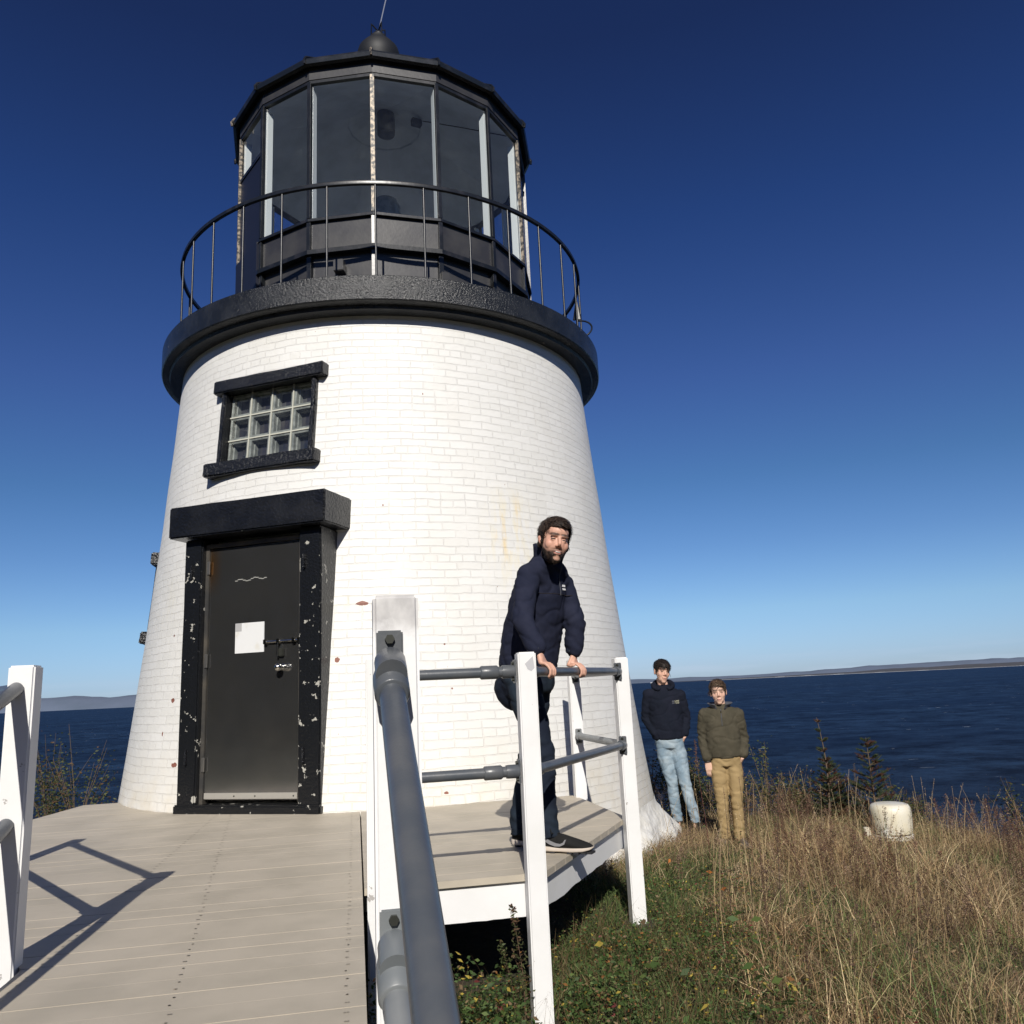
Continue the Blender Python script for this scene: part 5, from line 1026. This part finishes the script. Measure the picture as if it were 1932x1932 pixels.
x, y = pick(260, 1.0, 7.0, 4.2, 10.8); L5 = heads(x, y, rng.uniform(.4, .68, len(x)), rng.uniform(0, .5, len(x)), [(.40, .30, .17)], .006, 8, stemc=(.36, .27, .15), hl_=.15); v, f_, c_ = merge(L5); npmesh('straw_stems', v, f_, M_leaf, col=c_, kind='stuff', label='pale straw stems scattered through the grass', cat='grass')
# individual tall stalks
def stalk(px, py, h, lean, label, col=((.2, .14, .09),), spread=.02, n=60, stemc=(.24, .17, .09), hl_=.25, cat='plant', name='dry_stalk', w=.0022, dirv=None, sz=(.003, .007)):
    z0 = float(ground_z(px, py)); root = empty(name, (px, py, z0), label=label, cat=cat, group='tall stalks standing above the dry grass')
    a = dirv if dirv is not None else random.uniform(0, 6.28); pts_ = [Vector((px+math.cos(a)*lean*h*t*t+.01*math.sin(t*5+px*9), py+math.sin(a)*lean*h*t*t, z0-.02+h*t)) for t in np.linspace(0, 1, 9)]
    bm = bmesh.new(); loft(bm, pts_, [w*(1-.65*i/8) for i in range(9)], 6); fin('stem', bm, mat_attr_c(stemc), root, smooth='all')
    t = np.linspace(0, 1, 9); P3 = np.array([list(p) for p in pts_]); tt = 1-hl_*rng.uniform(0, 1, n)**1.2; q = np.stack([np.interp(tt, t, P3[:, k]) for k in range(3)], 1); rr_ = spread*(.3+.9*(1-tt)/hl_)*rng.uniform(.1, 1, n); aa = rng.uniform(0, 6.28, n)
    v, f_, c_ = leaves(q[:, 0]+np.cos(aa)*rr_, q[:, 1]+np.sin(aa)*rr_, q[:, 2], rng.uniform(*sz, n), np.array(col)[rng.choice(len(col), n)], .3, 1, .45); npmesh('seed_head', v, f_, M_leaf, root, col=c_)
_mc = {}
def mat_attr_c(c):
    if c not in _mc: _mc[c] = mat('stem_%d' % len(_mc), c, .8)
    return _mc[c]
BR = ((.14, .075, .05), (.20, .12, .08)); TN = ((.34, .25, .14), (.27, .19, .11))
stalk(1.50, 7.35, 1.02, .03, 'reddish weed stalk with shaggy brown head before the hooded boy', BR, .022, 150, (.15, .05, .04), .26, sz=(.004, .010))
stalk(1.79, 7.0, .88, .06, 'thin brown weed with wispy branches before the khaki trousers', BR, .045, 110, (.14, .07, .05), .45)
stalk(2.08, 7.6, .62, .05, 'pale straw right beside the khaki trousers', TN, .008, 20, (.40, .30, .17), .2)
stalk(2.42, 7.2, .74, .08, 'straw with an open forked tip in front of the water', TN, .035, 45, (.38, .29, .16), .12)
stalk(2.25, 7.8, .66, .04, 'brown plume stalk between the boy in olive and the first shrub', BR, .03, 120, (.22, .14, .08), .5)
stalk(3.02, 8.2, .78, .05, 'tallest of the cream straws in a tuft before the leggy spruce', TN, .006, 12, (.46, .36, .22), .2)
stalk(3.08, 8.25, .70, .10, 'cream straw leaning right in the tuft before the leggy spruce', TN, .006, 12, (.46, .36, .22), .2, dirv=.1)
stalk(2.94, 8.2, .60, .10, 'cream straw leaning left in the tuft before the leggy spruce', TN, .006, 12, (.46, .36, .22), .2, dirv=3.1)
stalk(3.6, 8.0, .62, .07, 'bent straw rising in front of the gap between the two spruces', TN, .008, 16, (.40, .31, .18), .2, dirv=2.8)
stalk(1.17, 5.2, .80, .05, 'thin dark brown stalk in the middle of the tall grass', BR, .012, 40, (.05, .03, .025), .6)
stalk(1.30, 5.25, .86, .02, 'straight blackish stalk just right of the thin dark brown one', BR, .012, 50, (.04, .025, .02), .6)
stalk(1.44, 5.2, .84, .12, 'dark stalk leaning right in the tall grass', BR, .014, 50, (.05, .03, .025), .6, dirv=.1)
stalk(.98, 4.6, .74, .05, 'long straw-coloured stalk at the edge of the green grass', TN, .006, 10, (.42, .31, .17), .2, dirv=.4)
stalk(1.42, 4.5, .86, .03, 'long upright tan straw in the foreground grass', TN, .006, 14, (.38, .26, .14), .2)
stalk(2.0, 4.7, .80, .09, 'slender yellowish straw leaning right in the foreground', TN, .008, 16, (.36, .28, .14), .25, dirv=.2)
stalk(2.75, 5.0, .84, .05, 'dark red-brown stalk near the right edge of the meadow', BR, .012, 40, (.09, .04, .035), .5)
stalk(-.09, 3.90, .42, .1, 'leafy green weed climbing the left side of the front corner post', ((.07, .09, .03), (.11, .09, .04), (.06, .075, .025)), .05, 260, (.10, .06, .035), .85, name='weed', w=.003, sz=(.005, .013), dirv=3.0)
stalk(-.05, 3.9, .56, .05, 'tall leafy weed with brown top beside the front corner post', ((.07, .08, .03), (.12, .07, .04), (.06, .07, .025)), .045, 300, (.10, .06, .035), .8, name='weed', w=.003, sz=(.005, .012), dirv=2.5)
# shrubs and spruces
def shrub(px, py, h, r, n, cols, label, p=None, size=(.010, .022), name='shrub', tw=14, base=.0, dens=1.):
    z0 = float(ground_z(px, py)); root = empty(name, (px, py, z0), label=label, cat='shrub', group='shrubs along the cliff edge'); bm = bmesh.new(); tips = []
    for k in range(tw):
        a = random.uniform(0, 6.28); rr_ = r*random.uniform(.2, 1); hh = h*random.uniform(.55, 1.05)*(1-.35*(rr_/r)**2); e = Vector((px+math.cos(a)*rr_, py+math.sin(a)*rr_, z0+hh)); m_ = Vector((px+math.cos(a)*rr_*.35, py+math.sin(a)*rr_*.35, z0+hh*.5))
        loft(bm, [Vector((px, py, z0-.05)), m_, e], [.008, .0045, .0015], 5); tips.append((m_, e))
    fin('twigs', bm, M_branch, root); T = rng.integers(0, tw, n); t = rng.uniform(0, 1, n)**.7; A = np.array([list(a) for a, b in tips]); B_ = np.array([list(b) for a, b in tips]); q = A[T]*(1-t[:, None])+B_[T]*t[:, None]+rng.normal(0, .30*r*.3+.012, (n, 3))
    q[:, 2] -= base*rng.uniform(0, 1, n); v, f_, c_ = leaves(q[:, 0], q[:, 1], q[:, 2], rng.uniform(*size, n), np.array(cols)[rng.choice(len(cols), n, p=p)]); npmesh('leaves', v, f_, M_leaf, root, col=np.clip(c_, .004, .9))
DG = [(.045, .062, .022), (.03, .045, .018), (.08, .085, .03), (.12, .07, .035), (.10, .11, .04)]
shrub(1.72, 9.95, .98, .40, 4200, DG, 'dark leafy shrub behind the gap between the two boys', base=.4)
shrub(2.05, 10.7, .85, .30, 1500, DG, 'dark green shrub showing behind the boy in olive', base=.3)
shrub(1.42, 9.9, .80, .16, 500, [(.13, .09, .045), (.20, .12, .05), (.07, .075, .03)], 'brownish shrub squeezed against the tower base behind the hooded boy', base=.3)
shrub(2.95, 10.6, 1.12, .22, 520, [(.09, .11, .035), (.06, .08, .03), (.14, .11, .045)], 'airy tall shrub with small leaves left of the leggy spruce', tw=10)
shrub(3.1, 10.3, .62, .40, 1200, [(.13, .12, .045), (.07, .08, .03), (.17, .12, .06)], 'low yellowish shrub in front of the airy one', base=.2)
shrub(3.78, 10.5, .55, .42, 2400, DG, 'dark low shrub between the two spruces', base=.3)
shrub(5.0, 10.9, .75, .5, 1500, DG, 'dark shrub behind the white fog signal', base=.3)
shrub(6.0, 10.6, .9, .5, 1500, DG, 'broad shrub at the far right end of the cliff', base=.3)
shrub(4.15, 11.0, .95, .18, 130, [(.20, .15, .07), (.12, .10, .05)], 'bare twiggy shrub with a few leaves in front of the sea', tw=8, size=(.006, .013))
shrub(-4.75, 9.2, 1.5, .5, 1700, DG, 'dark shrub at the left side of the tower', base=.6); shrub(-5.6, 10.2, 1.25, .6, 1700, DG, 'bushy shrub further left along the cliff', base=.5); shrub(-7.2, 10.4, 1.1, .7, 1500, DG, 'wide low shrub at the far left of the cliff', base=.5)
def spruce(px, py, h, r, label, leggy=False, seed=1):
    rn = random.Random(seed); z0 = float(ground_z(px, py)); root = empty('spruce_sapling', (px, py, z0), label=label, cat='tree', group='young spruces on the bluff')
    bm = bmesh.new(); bend = .06 if leggy else .01; tp = [Vector((px+bend*math.sin(t*3), py, z0-.05+(h+.05)*t)) for t in np.linspace(0, 1, 9)]; loft(bm, tp, [.016*(1-.85*i/8) for i in range(9)], 8); fin('trunk', bm, M_branch, root, smooth='all')
    Q, D_, Cc = [], [], []; bm = bmesh.new(); nw = 13 if not leggy else 11
    def needles(a, b, dens, ln):
        L__ = (b-a).length; n_ = int(L__*dens)
        for _ in range(n_): Q.append(list(a.lerp(b, rn.random()))); d = (b-a).normalized()*.6+Vector((rn.gauss(0, .6), rn.gauss(0, .6), rn.gauss(0, .6)+.25)); Q[-1] += list(d.normalized()*ln*rn.uniform(.7, 1.2))
    for k in range(nw):
        t = .06+.90*(k/(nw-1))**(.8 if not leggy else 1.0); c0 = tp[0].lerp(tp[-1], t); c0.x = px+bend*math.sin(t*3); ln = r*(1-t)**.75*(1 if not leggy or t < .45 else .55)+.035
        for j in range(rn.choice((4, 5, 6))):
            a = rn.uniform(0, 6.28); l_ = ln*rn.uniform(.65, 1.15); e = c0+Vector((math.cos(a)*l_, math.sin(a)*l_, l_*rn.uniform(.25, .8))); loft(bm, [c0, c0.lerp(e, .5)+Vector((0, 0, -.01)), e], [.005, .0035, .0018], 5); needles(c0, e, 900, .016)
            for m_ in range(5):
                p0 = c0.lerp(e, rn.uniform(.3, .85)); a2 = a+rn.choice((-.8, .8)); p1 = p0+Vector((math.cos(a2), math.sin(a2), .5))*l_*.32; needles(p0, p1, 900, .015)
    needles(tp[-2], tp[-1], 260, .012); fin('branches', bm, M_branch, root)
    Q_ = np.array(Q); n_ = len(Q_); p0 = Q_[:, :3]; d = Q_[:, 3:]; s_ = np.cross(d, rng.normal(size=(n_, 3))); s_ /= np.linalg.norm(s_, axis=1)[:, None]; w = .0016
    V = np.stack([p0-s_*w, p0+s_*w, p0+d+s_*w*.4, p0+d-s_*w*.4], 1).reshape(-1, 3); cl = vnoise(p0, (9, 9, 9), seed); br = (cl > .08)[:, None]
    C = np.where(br, np.array([(.10, .045, .025)]), np.array([(.060, .085, .035), (.085, .115, .05), (.035, .055, .025)])[rng.choice(3, n_)]); npmesh('needles', V, np.arange(n_*4).reshape(n_, 4), M_leaf, root, col=np.repeat(C, 4, axis=0))
shrub(2.45, 10.5, .72, .40, 3000, DG, 'dense dark shrub just right of the boy in olive', base=.35)
shrub(3.3, 10.6, .66, .46, 3200, DG+[(.15, .07, .035)], 'dense dark shrub left of the leggy spruce, lower than the airy one', base=.35)
shrub(4.55, 10.7, .80, .42, 2600, DG, 'dark green shrub right behind the fog signal and right of the fuller spruce', base=.35)
spruce(3.50, 10.2, 1.22, .24, 'leggy young spruce with brown dead clumps, left of the two', True, 3)
spruce(3.98, 10.0, 1.02, .32, 'fuller young spruce just behind the white fog signal', False, 5)
spruce(3.66, 10.45, .75, .30, 'squat spruce clump at the foot of the leggy one', False, 8)
# fallen leaves one can pick out
for i, (px, py) in enumerate(((1.05, 6.6), (1.28, 6.3), (1.22, 5.6))):
    v, f_, c_ = leaves(np.array([px]), np.array([py]), ground_z(np.array([px]), np.array([py]))+.13, np.array([.024]), np.array([(.45, .16, .04)])); npmesh('fallen_leaf', v, f_, M_leaf, col=c_, label=('orange leaf lying highest up in the green grass', 'orange leaf lying between the other two in the green grass', 'orange leaf lying lowest, near the brown grass')[i], cat='leaf', group='fallen orange leaves')
# fog signal
FX, FY = 3.88, 9.35; gz = float(ground_z(FX, FY)); FS = empty('fog_signal', (FX, FY, gz), label='cream drum-shaped fog signal on a white stand at the right edge', cat='fog signal'); t0 = -.545
bm = bmesh.new(); lathe(bm, (FX, FY), [(.0, t0+.003), (.15, t0), (.185, t0-.012), (.205, t0-.045), (.209, t0-.10), (.198, t0-.28), (.192, t0-.295)], 40, cap=False); fin('drum', bm, M_cream, FS, smooth=60)
bm = bmesh.new(); lathe(bm, (FX, FY), [(.175, t0-.293), (.175, t0-.312)], 40); fin('groove', bm, mat('shadow_groove', (.10, .08, .08), .6), FS)
bm = bmesh.new(); lathe(bm, (FX, FY), [(.20, t0-.312), (.205, t0-.316), (.205, t0-.352), (.15, t0-.356), (.14, t0-.38), (.12, t0-.44), (.12, gz-.05)], 40); fin('flange', bm, M_fwhite, FS, smooth=40)
for k in range(4):
    a = R(-130+50*k); bm = bmesh.new(); box(bm, (FX+.165*math.cos(a), FY+.165*math.sin(a), t0-.42), (.02, .03, .13), a); fin('support_rib', bm, M_fwhite, FS)
    bm = bmesh.new(); box(bm, (FX+.155*math.cos(a+.4), FY+.155*math.sin(a+.4), t0-.39), (.02, .022, .03), a+.4); fin('bolt', bm, M_dark, FS)
bm = bmesh.new(); lathe(bm, (FX-.29, FY-.05), [(.040, gz-.02), (.040, t0-.30), (.036, t0-.298), (.036, t0-.225), (.0, t0-.22)], 20); fin('side_post', bm, M_cream, FS, smooth=40)
bm = bmesh.new(); loft(bm, [(FX-.27, FY-.06, t0-.30), (FX-.2, FY-.08, t0-.42), (FX-.08, FY-.1, t0-.36)], .014, 10); box(bm, (FX-.12, FY-.13, gz+.10), (.09, .06, .09), .3); fin('conduit', bm, M_fwhite, FS, smooth=40)
